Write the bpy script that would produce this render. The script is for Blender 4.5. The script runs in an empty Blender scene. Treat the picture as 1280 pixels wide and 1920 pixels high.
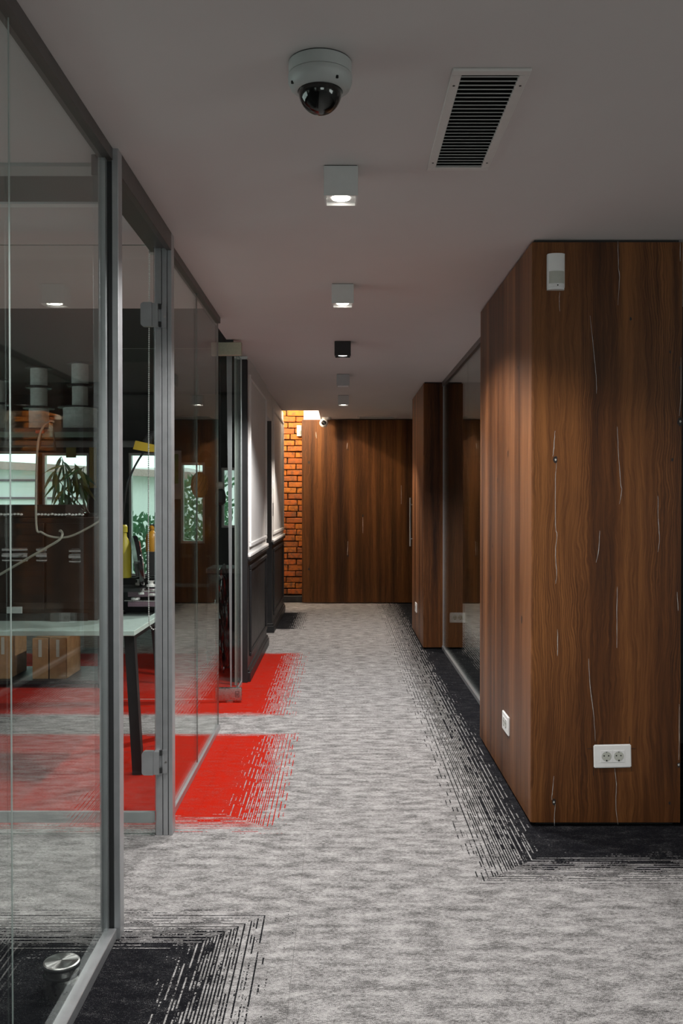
import bpy, bmesh, math, random
from mathutils import Vector, Matrix
rnd = random.Random(7)
SC = bpy.context.scene
C = SC.collection

# ---------------------------------------------------------------- camera
W, H, F = 1280.0, 1920.0, 1720.0
EYE = 1.392
PITCH = math.atan(21.0 / F)
cd = bpy.data.cameras.new('camera'); cam = bpy.data.objects.new('camera', cd); C.objects.link(cam)
cam.location = (0, 0, EYE); cam.rotation_euler = (math.pi / 2 - PITCH, 0, 0)
cd.sensor_fit = 'VERTICAL'; cd.sensor_height = 36.0; cd.lens = 36.0 * F / H
cd.clip_start = 0.05; cd.clip_end = 200
SC.camera = cam
# ---------------------------------------------------------------- view, world
SC.view_settings.view_transform = 'Standard'; SC.view_settings.look = 'None'
SC.view_settings.gamma = 1.0; SC.view_settings.use_curve_mapping = False
SC.view_settings.exposure = -0.1
SC.cycles.transparent_max_bounces = 32
SC.cycles.max_bounces = 10
SC.cycles.diffuse_bounces = 5
SC.cycles.use_denoising = True
SC.cycles.sample_clamp_indirect = 6.0
wd = bpy.data.worlds.new('overcast_sky'); SC.world = wd; wd.use_nodes = True
wb = wd.node_tree.nodes['Background']
wb.inputs[0].default_value = (0.80, 0.93, 0.90, 1); wb.inputs[1].default_value = 2.6

def area(name, loc, rot, sx, sy, power, col):
    l = bpy.data.lights.new(name, 'AREA'); l.shape = 'RECTANGLE'; l.size = sx; l.size_y = sy
    l.energy = power; l.color = col
    o = bpy.data.objects.new(name, l); C.objects.link(o); o.location = loc; o.rotation_euler = rot
    return o
R90 = math.pi / 2
# added fill lamps for daylight from unseen windows: office right and behind, workshop left
area('daylight_fill_right', (4.95, -0.6, 1.55), (0, R90, 0), 1.25, 2.35, 18, (1.0, 0.97, 0.94))
area('daylight_fill_back', (1.5, -4.95, 1.55), (R90, 0, 0), 2.35, 1.25, 10, (1.0, 0.97, 0.95))
area('daylight_fill_left', (-4.95, 3.0, 1.5), (0, -R90, 0), 1.6, 4.0, 9, (0.85, 1.0, 0.94))

# ---------------------------------------------------------------- helpers
def ray(px, py):
    d = Vector(((px - W / 2) / F, 1.0, (H / 2 - py) / F))
    c, s = math.cos(PITCH), math.sin(PITCH)
    return Vector((d.x, d.y * c + d.z * s, -d.y * s + d.z * c))
def at(px, py, Y):
    d = ray(px, py); return Vector((0, 0, EYE)) + d * (Y / d.y)

def newbm(): return bmesh.new()
def box(bm, x0, x1, y0, y1, z0, z1, bev=0.0, seg=1):
    r = bmesh.ops.create_cube(bm, size=1.0)
    for v in r['verts']:
        v.co = Vector(((x0 + x1) / 2 + v.co.x * (x1 - x0), (y0 + y1) / 2 + v.co.y * (y1 - y0), (z0 + z1) / 2 + v.co.z * (z1 - z0)))
    if bev > 0:
        es = list({e for v in r['verts'] for e in v.link_edges})
        bmesh.ops.bevel(bm, geom=es, offset=bev, segments=seg, profile=0.5, affect='EDGES')
    return bm
def mbox(*a, **k): return box(newbm(), *a, **k)
def bar(bm, p, q, w, d, up=Vector((0, 1, 0))):
    p, q = Vector(p), Vector(q); ax = (q - p).normalized(); s = ax.cross(up).normalized(); t = s.cross(ax).normalized()
    vs = []
    for c in (p, q):
        for a, b in ((-1, -1), (1, -1), (1, 1), (-1, 1)):
            vs.append(bm.verts.new(c + s * (a * w / 2) + t * (b * d / 2)))
    for k in range(4):
        bm.faces.new((vs[k], vs[(k + 1) % 4], vs[4 + (k + 1) % 4], vs[4 + k]))
    bm.faces.new(vs[3::-1]); bm.faces.new(vs[4:])
    return bm
def smooth_path(pts, n=6):
    pts = [Vector(p) for p in pts]; out = []
    for i in range(len(pts) - 1):
        p0 = pts[max(i - 1, 0)]; p1 = pts[i]; p2 = pts[i + 1]; p3 = pts[min(i + 2, len(pts) - 1)]
        for k in range(n):
            t = k / n
            out.append(0.5 * ((2 * p1) + (-p0 + p2) * t + (2 * p0 - 5 * p1 + 4 * p2 - p3) * t * t + (-p0 + 3 * p1 - 3 * p2 + p3) * t ** 3))
    out.append(pts[-1]); return out
def tube(bm, pts, r, seg=8, curve=True, r1=None):
    P = smooth_path(pts) if curve and len(pts) > 2 else [Vector(p) for p in pts]
    rings = []; prev = None
    for i, p in enumerate(P):
        t = (P[min(i + 1, len(P) - 1)] - P[max(i - 1, 0)]).normalized()
        if prev is None:
            a = Vector((0, 0, 1)) if abs(t.z) < .9 else Vector((1, 0, 0))
            n = t.cross(a).normalized()
        else:
            n = (prev - t * prev.dot(t)).normalized()
        prev = n; b = t.cross(n)
        rr = r if r1 is None else r + (r1 - r) * i / (len(P) - 1)
        rings.append([bm.verts.new(p + n * (rr * math.cos(2 * math.pi * k / seg)) + b * (rr * math.sin(2 * math.pi * k / seg))) for k in range(seg)])
    for a, b in zip(rings, rings[1:]):
        for k in range(seg): bm.faces.new((a[k], a[(k + 1) % seg], b[(k + 1) % seg], b[k]))
    bm.faces.new(rings[0][::-1]); bm.faces.new(rings[-1])
    return bm
def lathe(bm, c, prof, seg=32, axis='Z'):
    """prof = [(radius, offset along axis)]"""
    c = Vector(c); rings = []
    for r, h in prof:
        ring = []
        for k in range(seg):
            a = 2 * math.pi * k / seg; u, v = r * math.cos(a), r * math.sin(a)
            o = {'Z': Vector((u, v, h)), 'Y': Vector((u, h, v)), 'X': Vector((h, u, v))}[axis]
            ring.append(bm.verts.new(c + o))
        rings.append(ring)
    for a, b in zip(rings, rings[1:]):
        for k in range(seg): bm.faces.new((a[k], a[(k + 1) % seg], b[(k + 1) % seg], b[k]))
    bm.faces.new(rings[0][::-1]); bm.faces.new(rings[-1])
    bmesh.ops.recalc_face_normals(bm, faces=bm.faces[:])
    return bm
def prism(bm, pts, ext):
    """closed polygon pts (Vectors, in one plane) extruded by vector ext"""
    a = [bm.verts.new(Vector(p)) for p in pts]; b = [bm.verts.new(Vector(p) + Vector(ext)) for p in pts]
    n = len(a); bm.faces.new(a[::-1]); bm.faces.new(b)
    for k in range(n): bm.faces.new((a[k], a[(k + 1) % n], b[(k + 1) % n], b[k]))
    bmesh.ops.recalc_face_normals(bm, faces=bm.faces[:])
    return bm
def obj(name, bm, mat, parent=None, smooth=False, angle=None):
    """bm is in world coordinates; links it as one mesh object under parent"""
    me = bpy.data.meshes.new(name)
    off = world_loc(parent) if parent is not None else Vector((0, 0, 0))
    if off.length > 0: bmesh.ops.translate(bm, verts=bm.verts[:], vec=-off)
    bm.to_mesh(me); bm.free()
    for m in (mat if isinstance(mat, (list, tuple)) else [mat]): me.materials.append(m)
    if smooth:
        for p in me.polygons: p.use_smooth = True
        me.set_sharp_from_angle(angle=math.radians(angle or 35))
    o = bpy.data.objects.new(name, me); C.objects.link(o)
    if parent is not None: o.parent = parent
    return o
def world_loc(o):
    v = Vector((0, 0, 0))
    while o is not None: v += Vector(o.location); o = o.parent
    return v
def tag(o, label=None, cat=None, group=None, kind=None):
    if label: o['label'] = label
    if cat: o['category'] = cat
    if group: o['group'] = group
    if kind: o['kind'] = kind
    return o
def thing(name, label, cat, loc, group=None, kind=None):
    o = bpy.data.objects.new(name, None); C.objects.link(o); o.location = loc; o.empty_display_size = .05
    return tag(o, label, cat, group, kind)

# ---------------------------------------------------------------- materials
class NT:
    """tiny expression builder over a material's node tree"""
    def __init__(s, mat): s.n = mat.node_tree.nodes; s.l = mat.node_tree.links
    def put(s, sock, v):
        if isinstance(v, bpy.types.NodeSocket): s.l.new(v, sock)
        else: sock.default_value = v
    def m(s, op, a, b=0.0, c=0.0):
        n = s.n.new('ShaderNodeMath'); n.operation = op
        s.put(n.inputs[0], a); s.put(n.inputs[1], b)
        if len(n.inputs) > 2: s.put(n.inputs[2], c)
        return n.outputs[0]
    def mn(s, *a):
        r = a[0]
        for x in a[1:]: r = s.m('MINIMUM', r, x)
        return r
    def mx(s, *a):
        r = a[0]
        for x in a[1:]: r = s.m('MAXIMUM', r, x)
        return r
    def xyz(s, x, y, z):
        n = s.n.new('ShaderNodeCombineXYZ'); s.put(n.inputs[0], x); s.put(n.inputs[1], y); s.put(n.inputs[2], z); return n.outputs[0]
    def noise(s, vec, scale=1.0, detail=3.0, rough=.55, dist=0.0):
        n = s.n.new('ShaderNodeTexNoise'); s.put(n.inputs['Vector'], vec); n.inputs['Scale'].default_value = scale
        n.inputs['Detail'].default_value = detail; n.inputs['Roughness'].default_value = rough; n.inputs['Distortion'].default_value = dist
        return n.outputs[0]
    def white(s, vec):
        n = s.n.new('ShaderNodeTexWhiteNoise'); n.noise_dimensions = '3D'; s.put(n.inputs['Vector'], vec); return n.outputs['Value']
    def ramp(s, fac, stops, interp='LINEAR'):
        n = s.n.new('ShaderNodeValToRGB'); s.put(n.inputs[0], fac); n.color_ramp.interpolation = interp
        e = n.color_ramp.elements
        while len(e) < len(stops): e.new(0.5)
        for el, (p, c) in zip(e, stops): el.position = p; el.color = (*c, 1) if len(c) == 3 else c
        return n.outputs[0]
    def mix(s, fac, a, b, mode='MIX'):
        n = s.n.new('ShaderNodeMix'); n.data_type = 'RGBA'; n.blend_type = mode
        s.put(n.inputs[0], fac)
        for k, v in ((6, a), (7, b)):
            if isinstance(v, bpy.types.NodeSocket): s.l.new(v, n.inputs[k])
            else: n.inputs[k].default_value = (*v, 1)
        return n.outputs[2]
    def bump(s, h, strength, dist):
        n = s.n.new('ShaderNodeBump'); s.put(n.inputs['Height'], h); n.inputs['Strength'].default_value = strength; n.inputs['Distance'].default_value = dist
        return n.outputs[0]
    def pos(s):
        g = s.n.new('ShaderNodeNewGeometry'); q = s.n.new('ShaderNodeSeparateXYZ'); s.l.new(g.outputs['Position'], q.inputs[0])
        return q.outputs[0], q.outputs[1], q.outputs[2]
    def obj(s):
        return s.n.new('ShaderNodeTexCoord').outputs['Object']

def mat(name, col=(.5, .5, .5), rough=.5, metal=0.0, spec=.5, emit=None, estr=0.0, grain=0.0, gscale=40.0, trans=0.0, aniso=0.0):
    m = bpy.data.materials.new(name); m.use_nodes = True
    b = m.node_tree.nodes['Principled BSDF']; t = NT(m)
    b.inputs['Base Color'].default_value = (*col, 1); b.inputs['Roughness'].default_value = rough; b.inputs['Metallic'].default_value = metal
    b.inputs['Specular IOR Level'].default_value = spec; b.inputs['Transmission Weight'].default_value = trans
    if emit: b.inputs['Emission Color'].default_value = (*emit, 1); b.inputs['Emission Strength'].default_value = estr
    if grain > 0:
        n = t.noise(t.obj(), gscale, 4.0)
        k = t.ramp(n, [(.3, tuple(c * (1 - grain) for c in col)), (.7, tuple(min(1, c * (1 + grain)) for c in col))])
        m.node_tree.links.new(k, b.inputs['Base Color'])
        m.node_tree.links.new(t.m('MULTIPLY_ADD', n, .12, max(0, rough - .06)), b.inputs['Roughness'])
    return m
def glass_mat(name, tint, refl=1.0):
    """flat pane: see-through, with the mirror reflection of real glass (Schlick, same on both faces)"""
    m = bpy.data.materials.new(name); m.use_nodes = True; nt = m.node_tree; nt.nodes.clear(); t = NT(m)
    lw = nt.nodes.new('ShaderNodeLayerWeight'); lw.inputs[0].default_value = .5
    f = t.m('MULTIPLY_ADD', t.m('POWER', lw.outputs['Facing'], 5.0), .96 * refl, .04 * refl)
    tr = nt.nodes.new('ShaderNodeBsdfTransparent'); tr.inputs[0].default_value = (*tint, 1)
    gl = nt.nodes.new('ShaderNodeBsdfGlossy'); gl.inputs['Roughness'].default_value = 0.0; gl.inputs[0].default_value = (.96, 1, .98, 1)
    mx = nt.nodes.new('ShaderNodeMixShader'); nt.links.new(f, mx.inputs[0]); nt.links.new(tr.outputs[0], mx.inputs[1]); nt.links.new(gl.outputs[0], mx.inputs[2])
    o = nt.nodes.new('ShaderNodeOutputMaterial'); nt.links.new(mx.outputs[0], o.inputs[0])
    return m
def wood_mat(name, dark, mid, light, rough=.42):
    m = bpy.data.materials.new(name); m.use_nodes = True; t = NT(m); b = m.node_tree.nodes['Principled BSDF']
    X, Y, Z = t.pos()
    u = t.m('ADD', X, t.m('MULTIPLY', Y, 1.0))
    warp = t.noise(t.xyz(t.m('MULTIPLY', u, 3.0), 2.0, t.m('MULTIPLY', Z, 1.1)), 1.0, 3.0)
    warp2 = t.noise(t.xyz(t.m('MULTIPLY', u, 16.0), 4.0, t.m('MULTIPLY', Z, 6.0)), 1.0, 3.0)
    uw = t.m('MULTIPLY_ADD', warp2, .030, t.m('MULTIPLY_ADD', warp, .15, u))
    bands = t.noise(t.xyz(t.m('MULTIPLY', u, 6.0), 1.0, t.m('MULTIPLY', Z, .18)), 1.0, 3.0, .6)
    cath = t.m('MULTIPLY_ADD', t.m('SINE', t.m('MULTIPLY', uw, 620.0)), .5, .5)
    cmask = t.noise(t.xyz(t.m('MULTIPLY', u, 5.0), 7.0, t.m('MULTIPLY', Z, .7)), 1.0, 2.0)
    cmask = t.ramp(cmask, [(.48, (0, 0, 0)), (.62, (1, 1, 1))])
    streak = t.noise(t.xyz(t.m('MULTIPLY', uw, 70.0), 3.0, t.m('MULTIPLY', Z, 1.6)), 1.0, 5.0, .65)
    fine = t.noise(t.xyz(t.m('MULTIPLY', uw, 420.0), 5.0, t.m('MULTIPLY', Z, 9.0)), 1.0, 3.0, .7)
    v = t.m('MULTIPLY_ADD', bands, 0.95, t.m('MULTIPLY_ADD', streak, .42, t.m('MULTIPLY', fine, .26)))
    v = t.m('MULTIPLY_ADD', t.m('MULTIPLY', t.m('SUBTRACT', cath, .5), cmask), .10, v)
    v = t.m('SUBTRACT', v, .32)
    col = t.ramp(v, [(.34, dark), (.50, mid), (.70, light)])
    m.node_tree.links.new(col, b.inputs['Base Color'])
    m.node_tree.links.new(t.m('MULTIPLY_ADD', fine, .2, rough - .1), b.inputs['Roughness'])
    m.node_tree.links.new(t.bump(t.m('ADD', fine, streak), .25, .0006), b.inputs['Normal'])
    b.inputs['Specular IOR Level'].default_value = .25
    return m
def carpet_mat():
    m = bpy.data.materials.new('patterned_carpet'); m.use_nodes = True; t = NT(m); b = m.node_tree.nodes['Principled BSDF']
    X, Y, Z = t.pos()
    def lin(v, a, k): return t.m('MULTIPLY', t.m('ADD', v, a), k)          # (v+a)*k
    def below(v, a, k): return t.m('MULTIPLY', t.m('SUBTRACT', a, v), k)    # (a-v)*k
    # dash fields: columns running along Y, rows running along X
    def dashes(a, c, cell, dash):
        col = t.m('FLOOR', t.m('DIVIDE', a, cell))
        r0 = t.white(t.xyz(col, 3.3, 1.1))
        seg = t.m('FLOOR', t.m('ADD', t.m('DIVIDE', c, dash), t.m('MULTIPLY', r0, 9.7)))
        r1 = t.white(t.xyz(col, seg, 5.5))
        par = t.m('MODULO', t.m('ABSOLUTE', col), 2.0)
        par4 = t.m('FLOOR', t.m('MULTIPLY', t.m('MODULO', t.m('ABSOLUTE', col), 4.0), .5))
        fib = t.noise(t.xyz(t.m('MULTIPLY', a, 170.0), t.m('MULTIPLY', c, 110.0), 0.0), 1.0, 3.0)
        blot = t.noise(t.xyz(t.m('MULTIPLY', a, 14.0), t.m('MULTIPLY', c, 14.0), 3.0), 1.0, 2.0)
        v = t.m('MULTIPLY_ADD', r0, .14, t.m('MULTIPLY', r1, .26))
        v = t.m('MULTIPLY_ADD', par, .34, t.m('MULTIPLY_ADD', par4, .17, v))
        v = t.m('MULTIPLY_ADD', t.m('SUBTRACT', blot, .5), .3, v)
        return t.m('MULTIPLY_ADD', t.m('SUBTRACT', fib, .5), .5, t.m('ADD', v, .06))
    dY = dashes(X, Y, .0050, .055); dX = dashes(Y, X, .0050, .10)
    def zone(tx, *tys):
        ty = t.mn(*tys)
        isx = t.m('LESS_THAN', tx, ty)
        thr = t.m('ADD', t.m('MULTIPLY', isx, dY), t.m('MULTIPLY', t.m('SUBTRACT', 1.0, isx), dX))
        tt = t.mn(tx, ty)
        on = t.m('GREATER_THAN', tt, thr)
        return t.m('MULTIPLY', on, t.m('GREATER_THAN', tt, 0.0))
    zR = zone(lin(X, -.40, 1 / .46), lin(Y, -3.23, 1 / .42))
    zL = zone(below(X, -.15, 1 / .42), below(Y, 3.17, 1 / .42))
    zC = zone(below(X, -.36, 1 / .25), t.mn(lin(Y, -9.9, 1 / .08), below(Y, 11.45, 1 / .08)))
    zA = zone(below(X, -.19, 1 / .36), t.mn(lin(Y, -3.79, 1 / .30), below(Y, 5.50, 1 / .10)))
    zB = zone(below(X, -.27, 1 / .32), t.mn(lin(Y, -5.88, 1 / .16), below(Y, 8.42, 1 / .14)))
    blk = t.mx(zR, zL, zC); red = t.mx(zA, zB)
    n1 = t.noise(t.xyz(t.m('MULTIPLY', X, 9.0), t.m('MULTIPLY', Y, 22.0), 0.0), 1.0, 6.0, .72)
    n2 = t.noise(t.xyz(t.m('MULTIPLY', X, 75.0), t.m('MULTIPLY', Y, 330.0), 4.0), 1.0, 2.0, .6)
    n3 = t.noise(t.xyz(t.m('MULTIPLY', X, 420.0), t.m('MULTIPLY', Y, 420.0), 9.0), 1.0, 2.0, .6)
    v = t.m('MULTIPLY_ADD', n1, .46, t.m('MULTIPLY_ADD', n2, .38, t.m('MULTIPLY', n3, .48)))
    base = t.ramp(v, [(.565, (.078, .075, .074)), (.645, (.22, .214, .212)), (.71, (.425, .414, .41)), (.80, (.485, .472, .467))])
    speck = t.m('MULTIPLY_ADD', n1, .25, t.m('MULTIPLY_ADD', n2, .25, t.m('MULTIPLY', n3, .5)))
    blackc = t.ramp(speck, [(.515, (.005, .005, .007)), (.57, (.03, .03, .033)), (.63, (.19, .19, .19))])
    redc = t.ramp(speck, [(.42, (.45, .011, .0012)), (.52, (.36, .008, .001)), (.60, (.25, .075, .06))])
    col = t.mix(blk, base, blackc); col = t.mix(red, col, redc)
    m.node_tree.links.new(col, b.inputs['Base Color'])
    b.inputs['Roughness'].default_value = 1.0; b.inputs['Specular IOR Level'].default_value = .08
    m.node_tree.links.new(t.bump(t.m('ADD', n3, n2), .5, .003), b.inputs['Normal'])
    return m
def brick_mat():
    m = bpy.data.materials.new('orange_brick'); m.use_nodes = True; t = NT(m); b = m.node_tree.nodes['Principled BSDF']
    oi = t.n.new('ShaderNodeObjectInfo')
    base = t.ramp(oi.outputs['Random'], [(0, (.26, .058, .003)), (.3, (.37, .10, .004)), (.6, (.42, .135, .006)), (.85, (.38, .085, .004)), (1, (.25, .07, .006))])
    X, Y, Z = t.pos()
    n = t.noise(t.xyz(X, Y, Z), 22.0, 5.0, .65)
    col = t.mix(t.ramp(n, [(.45, (0, 0, 0)), (.68, (1, 1, 1))]), base, (.10, .042, .015))
    m.node_tree.links.new(col, b.inputs['Base Color']); b.inputs['Roughness'].default_value = .75
    m.node_tree.links.new(t.bump(n, .6, .006), b.inputs['Normal'])
    return m

M = {}
M['ceil'] = mat('ceiling_paint', (.60, .565, .555), .9, spec=.2, grain=.015, gscale=3)
M['white'] = mat('white_paint', (.80, .785, .765), .55, spec=.4, grain=.02, gscale=6)
M['blackpaint'] = mat('black_paint', (.012, .012, .013), .45, grain=.2, gscale=8)
M['darkwall'] = mat('dark_wall_paint', (.020, .021, .022), .8, grain=.1, gscale=4)
M['greypaint'] = mat('dark_grey_paint', (.07, .068, .066), .5, grain=.05)
M['alu'] = mat('brushed_aluminium', (.45, .465, .48), .38, metal=.7, grain=.05, gscale=25)
M['aludark'] = mat('dark_anodised_aluminium', (.13, .118, .112), .42, metal=.6, grain=.05, gscale=25)
M['gasket'] = mat('black_rubber', (.012, .013, .014), .6, grain=.1)
M['steel'] = mat('satin_steel', (.55, .54, .52), .28, metal=1.0, grain=.06, gscale=60)
M['steelwarm'] = mat('warm_satin_steel', (.55, .55, .42), .35, metal=.8, grain=.06, gscale=60)
M['glass'] = glass_mat('clear_glass', (.968, .985, .977), .72)
M['glassright'] = glass_mat('clear_dark_glass', (.93, .95, .94), .85)
M['glassroom'] = glass_mat('window_glass', (.93, .99, .965), .6)
M['glassedge'] = mat('glass_edge', (.045, .065, .06), .25, grain=.1)
M['glassbright'] = mat('bright_glass_edge', (.42, .47, .46), .3, grain=.05)
M['wood'] = wood_mat('dark_oak_laminate', (.019, .0058, .0016), (.082, .0275, .0068), (.205, .079, .0215), .45)
M['woodend'] = wood_mat('brown_oak_laminate', (.022, .0072, .0018), (.076, .028, .0066), (.175, .070, .018), .52)
M['woodlit'] = wood_mat('lit_side_oak_laminate', (.032, .0115, .0042), (.115, .044, .016), (.26, .108, .042), .42)  # same oak, colour lifted to carry the downlight on the corridor sides
M['plinth'] = mat('black_plinth', (.010, .010, .010), .7, grain=.1)
M['crack'] = mat('pale_crack_filler', (.46, .45, .43), .5, grain=.2, gscale=90)
M['knot'] = mat('dark_knot', (.010, .005, .004), .6, grain=.2)
M['carpet'] = carpet_mat()
M['brick'] = brick_mat()
M['mortar'] = mat('dark_mortar', (.045, .024, .013), .95, grain=.4, gscale=50)
M['plastic'] = mat('white_plastic', (.74, .74, .73), .38, grain=.02)
M['plasticgrey'] = mat('pale_grey_plastic', (.40, .42, .41), .45, grain=.02)
M['lens'] = mat('milky_lens', (.44, .45, .40), .35, grain=.03)
M['blackgloss'] = mat('black_gloss', (.006, .006, .007), .08, grain=.1)
M['blackmatt'] = mat('black_matt', (.010, .010, .011), .5, grain=.15)
M['hole'] = mat('dark_hole', (.004, .004, .004), .9, grain=.1)
M['housing'] = mat('white_lamp_housing', (.56, .57, .56), .42, metal=0.0, grain=.02)
M['housinggrey'] = mat('grey_lamp_housing', (.42, .44, .45), .42, grain=.02)
M['rim'] = mat('bright_rim', (.85, .85, .84), .2, grain=.02)
M['led'] = mat('led_disc', (1, 1, 1), .4, emit=(1.0, .93, .84), estr=14.0)
M['leddim'] = mat('led_disc_dim', (1, 1, 1), .4, emit=(1.0, .97, .92), estr=4.0)
M['ledoff'] = mat('led_disc_off', (.45, .46, .46), .4, grain=.02)
M['grille'] = mat('grille_paint', (.60, .58, .56), .5, grain=.03)
M['slat'] = mat('slat_paint', (.40, .395, .385), .5, grain=.03)
M['tableglass'] = mat('frosted_glass_top', (.52, .64, .60), .18, grain=.02)
M['machine'] = mat('dark_brown_machine', (.022, .013, .011), .32, grain=.3, gscale=14)
M['cable'] = mat('grey_cable', (.36, .34, .29), .5, grain=.05)
M['wire'] = mat('white_wire_winding', (.72, .76, .73), .6, grain=.12, gscale=30)
M['carton'] = mat('brown_cardboard', (.34, .19, .085), .85, grain=.15, gscale=18)
M['yellow'] = mat('yellow_plastic', (.48, .33, .025), .5, grain=.1)
M['olive'] = mat('olive_yellow_plastic', (.34, .28, .02), .4, grain=.1)
M['orange'] = mat('amber_plastic', (.42, .20, .012), .35, grain=.1)
M['red'] = mat('red_plastic', (.45, .07, .03), .5, grain=.1)
M['leaf'] = mat('green_leaf', (.035, .09, .02), .45, grain=.35, gscale=10)
M['leafolive'] = mat('olive_leaf', (.12, .11, .015), .5, grain=.35, gscale=10)
M['stem'] = mat('brown_stem', (.045, .03, .022), .7, grain=.3)
M['hedge'] = mat('outdoor_leaf', (.09, .22, .11), .7, grain=.4, gscale=12)
M['lawn'] = mat('lawn', (.10, .24, .09), .9, grain=.3, gscale=6)
M['housewall'] = mat('white_render', (.84, .82, .83), .9, grain=.04, gscale=3)
M['roof'] = mat('pink_roof', (.42, .30, .29), .8, grain=.15)
M['purple'] = mat('mauve_tray', (.16, .10, .13), .4, grain=.1)
M['wicker'] = mat('amber_woven_shade', (.85, .46, .10), .6, grain=.2, gscale=30)
M['film'] = glass_mat('clear_film', (.72, .72, .74), 2.6)
M['paper'] = mat('grey_paper', (.50, .51, .51), .8, grain=.1)
M['green'] = mat('print_green', (.06, .26, .07), .6, grain=.4, gscale=9)

# ================================================================ STRUCTURE
CZ = 2.5            # ceiling height
GX = -0.737         # plane of the glass partition
# ---- floor: carpet tiles on a slab
floor = obj('floor', mbox(-5.2, 5.2, -5.2, 12.9, -.12, -.008), M['plinth'])
tag(floor, 'grey mottled carpet floor with black and red fading borders', 'floor', kind='structure')
x0s, y0s, TS = -.147, 3.2, .5
tile_me = None
outer = newbm()
for i in range(-10, 11):
    for j in range(-17, 19):
        xa, ya = x0s + i * TS, y0s + j * TS
        if xa < -5.2 or xa + TS > 5.2 or ya < -5.2 or ya > 12.6: continue
        inview = ya > 1.9 and abs(xa + .25) < .42 * (ya + .5) + .3 and xa + TS < 2.0 and xa > -2.7
        if inview:
            if tile_me is None:
                o = obj('carpet_tile', mbox(.0003, TS - .0003, .0003, TS - .0003, -.008, 0), M['carpet'], floor); tile_me = o.data
            else:
                o = bpy.data.objects.new('carpet_tile', tile_me); C.objects.link(o); o.parent = floor
            o.location = (xa, ya, 0)
        else:
            box(outer, xa + .0003, xa + TS - .0003, ya + .0003, ya + TS - .0003, -.008, 0)
o = obj('carpet_tiles_outside_view', outer, M['carpet'], floor); o.name = 'carpet_field'; tag(o, kind='stuff')

# ---- ceiling
bm = newbm()
box(bm, -.79, 5.2, -5.2, 11.28, CZ, CZ + .12)
box(bm, -.282, 5.2, 11.28, 12.9, CZ, CZ + .12)
box(bm, -5.2, -.79, -5.2, 5.3, CZ, CZ + .12)
o = tag(obj('ceiling', bm, M['ceil']), 'smooth grey-white plaster ceiling above the corridor', 'ceiling', kind='structure')
bm = newbm(); box(bm, -5.2, -.79, 5.3, 10.8, CZ + .12, CZ + .2)
tag(obj('ceiling.001', bm, M['darkwall']), 'black painted ceiling over the rear of the glazed workshop', 'ceiling', kind='structure')
bm = newbm(); box(bm, -1.1, -.1, 11.2, 12.9, 3.15, 3.25)
tag(obj('ceiling.002', bm, M['white']), 'higher white ceiling over the niche at the corridor end', 'ceiling', kind='structure')
# ---- outer walls with window openings
def wall_with_holes(name, axis, pos, a0, a1, z0, z1, holes, thick, m, label):
    """wall in plane axis=pos ('X' or 'Y'); holes = [(a,b,zlo,zhi)] along the other axis"""
    bm = newbm()
    def b(p, q, zl, zh):
        if q - p < 1e-4 or zh - zl < 1e-4: return
        if axis == 'Y': box(bm, p, q, pos, pos + thick, zl, zh)
        else: box(bm, pos, pos + thick, p, q, zl, zh)
    cur = a0
    for (p, q, zl, zh) in sorted(holes):
        b(cur, p, z0, z1); b(p, q, z0, zl); b(p, q, zh, z1); cur = q
    b(cur, a1, z0, z1)
    return tag(obj(name, bm, m), label, 'wall', kind='structure')
wall_with_holes('wall_right', 'X', 5.0, -5.2, 5.3, 0, CZ, [(-1.8, .6, .9, 2.2)], .2, M['white'], 'white outer wall of the open office, right of the corridor')
wall_with_holes('wall_back', 'Y', -5.2, -5.2, 5.2, 0, CZ, [(.3, 2.7, .9, 2.2)], .2, M['white'], 'white wall of the open office facing the corridor')
wall_with_holes('wall_far_left', 'X', -5.2, -5.2, 10.8, 0, 2.7, [(1.0, 5.0, .7, 2.3)], .2, M['darkwall'], 'dark side wall deep inside the glazed workshop')
BY = 10.6
wins = [(-4.35, -3.50, .52, 1.965), (-3.46, -2.92, .52, 1.945), (-2.46, -2.08, .52, 1.945), (-1.86, -1.58, .90, 1.835), (-1.39, -1.155, 1.08, 1.775)]
wall_with_holes('wall_workshop_rear', 'Y', BY, -5.0, -.79, 0, 2.7, wins, .15, M['darkwall'], 'black rear wall of the glazed workshop with daylit windows')
for k, (a, b_, zl, zh) in enumerate(wins):
    fr = newbm(); w = .028
    box(fr, a, a + w, BY + .02, BY + .10, zl, zh); box(fr, b_ - w, b_, BY + .02, BY + .10, zl, zh)
    box(fr, a + w, b_ - w, BY + .02, BY + .10, zl, zl + w); box(fr, a + w, b_ - w, BY + .02, BY + .10, zh - w, zh)
    f = obj('window_%d' % (k + 1), fr, M['white'])
    tag(f, ['broad white window at the far left of the workshop', 'white workshop window behind the plant', 'tall white workshop window seen between the aluminium posts',
            'narrow white workshop window behind the woven lamp', 'small high white workshop window seen through the open pivot door'][k], 'window', kind='structure')
    obj('pane', mbox(a + w, b_ - w, BY + .055, BY + .063, zl + w, zh - w), M['glassroom'], f)
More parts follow.
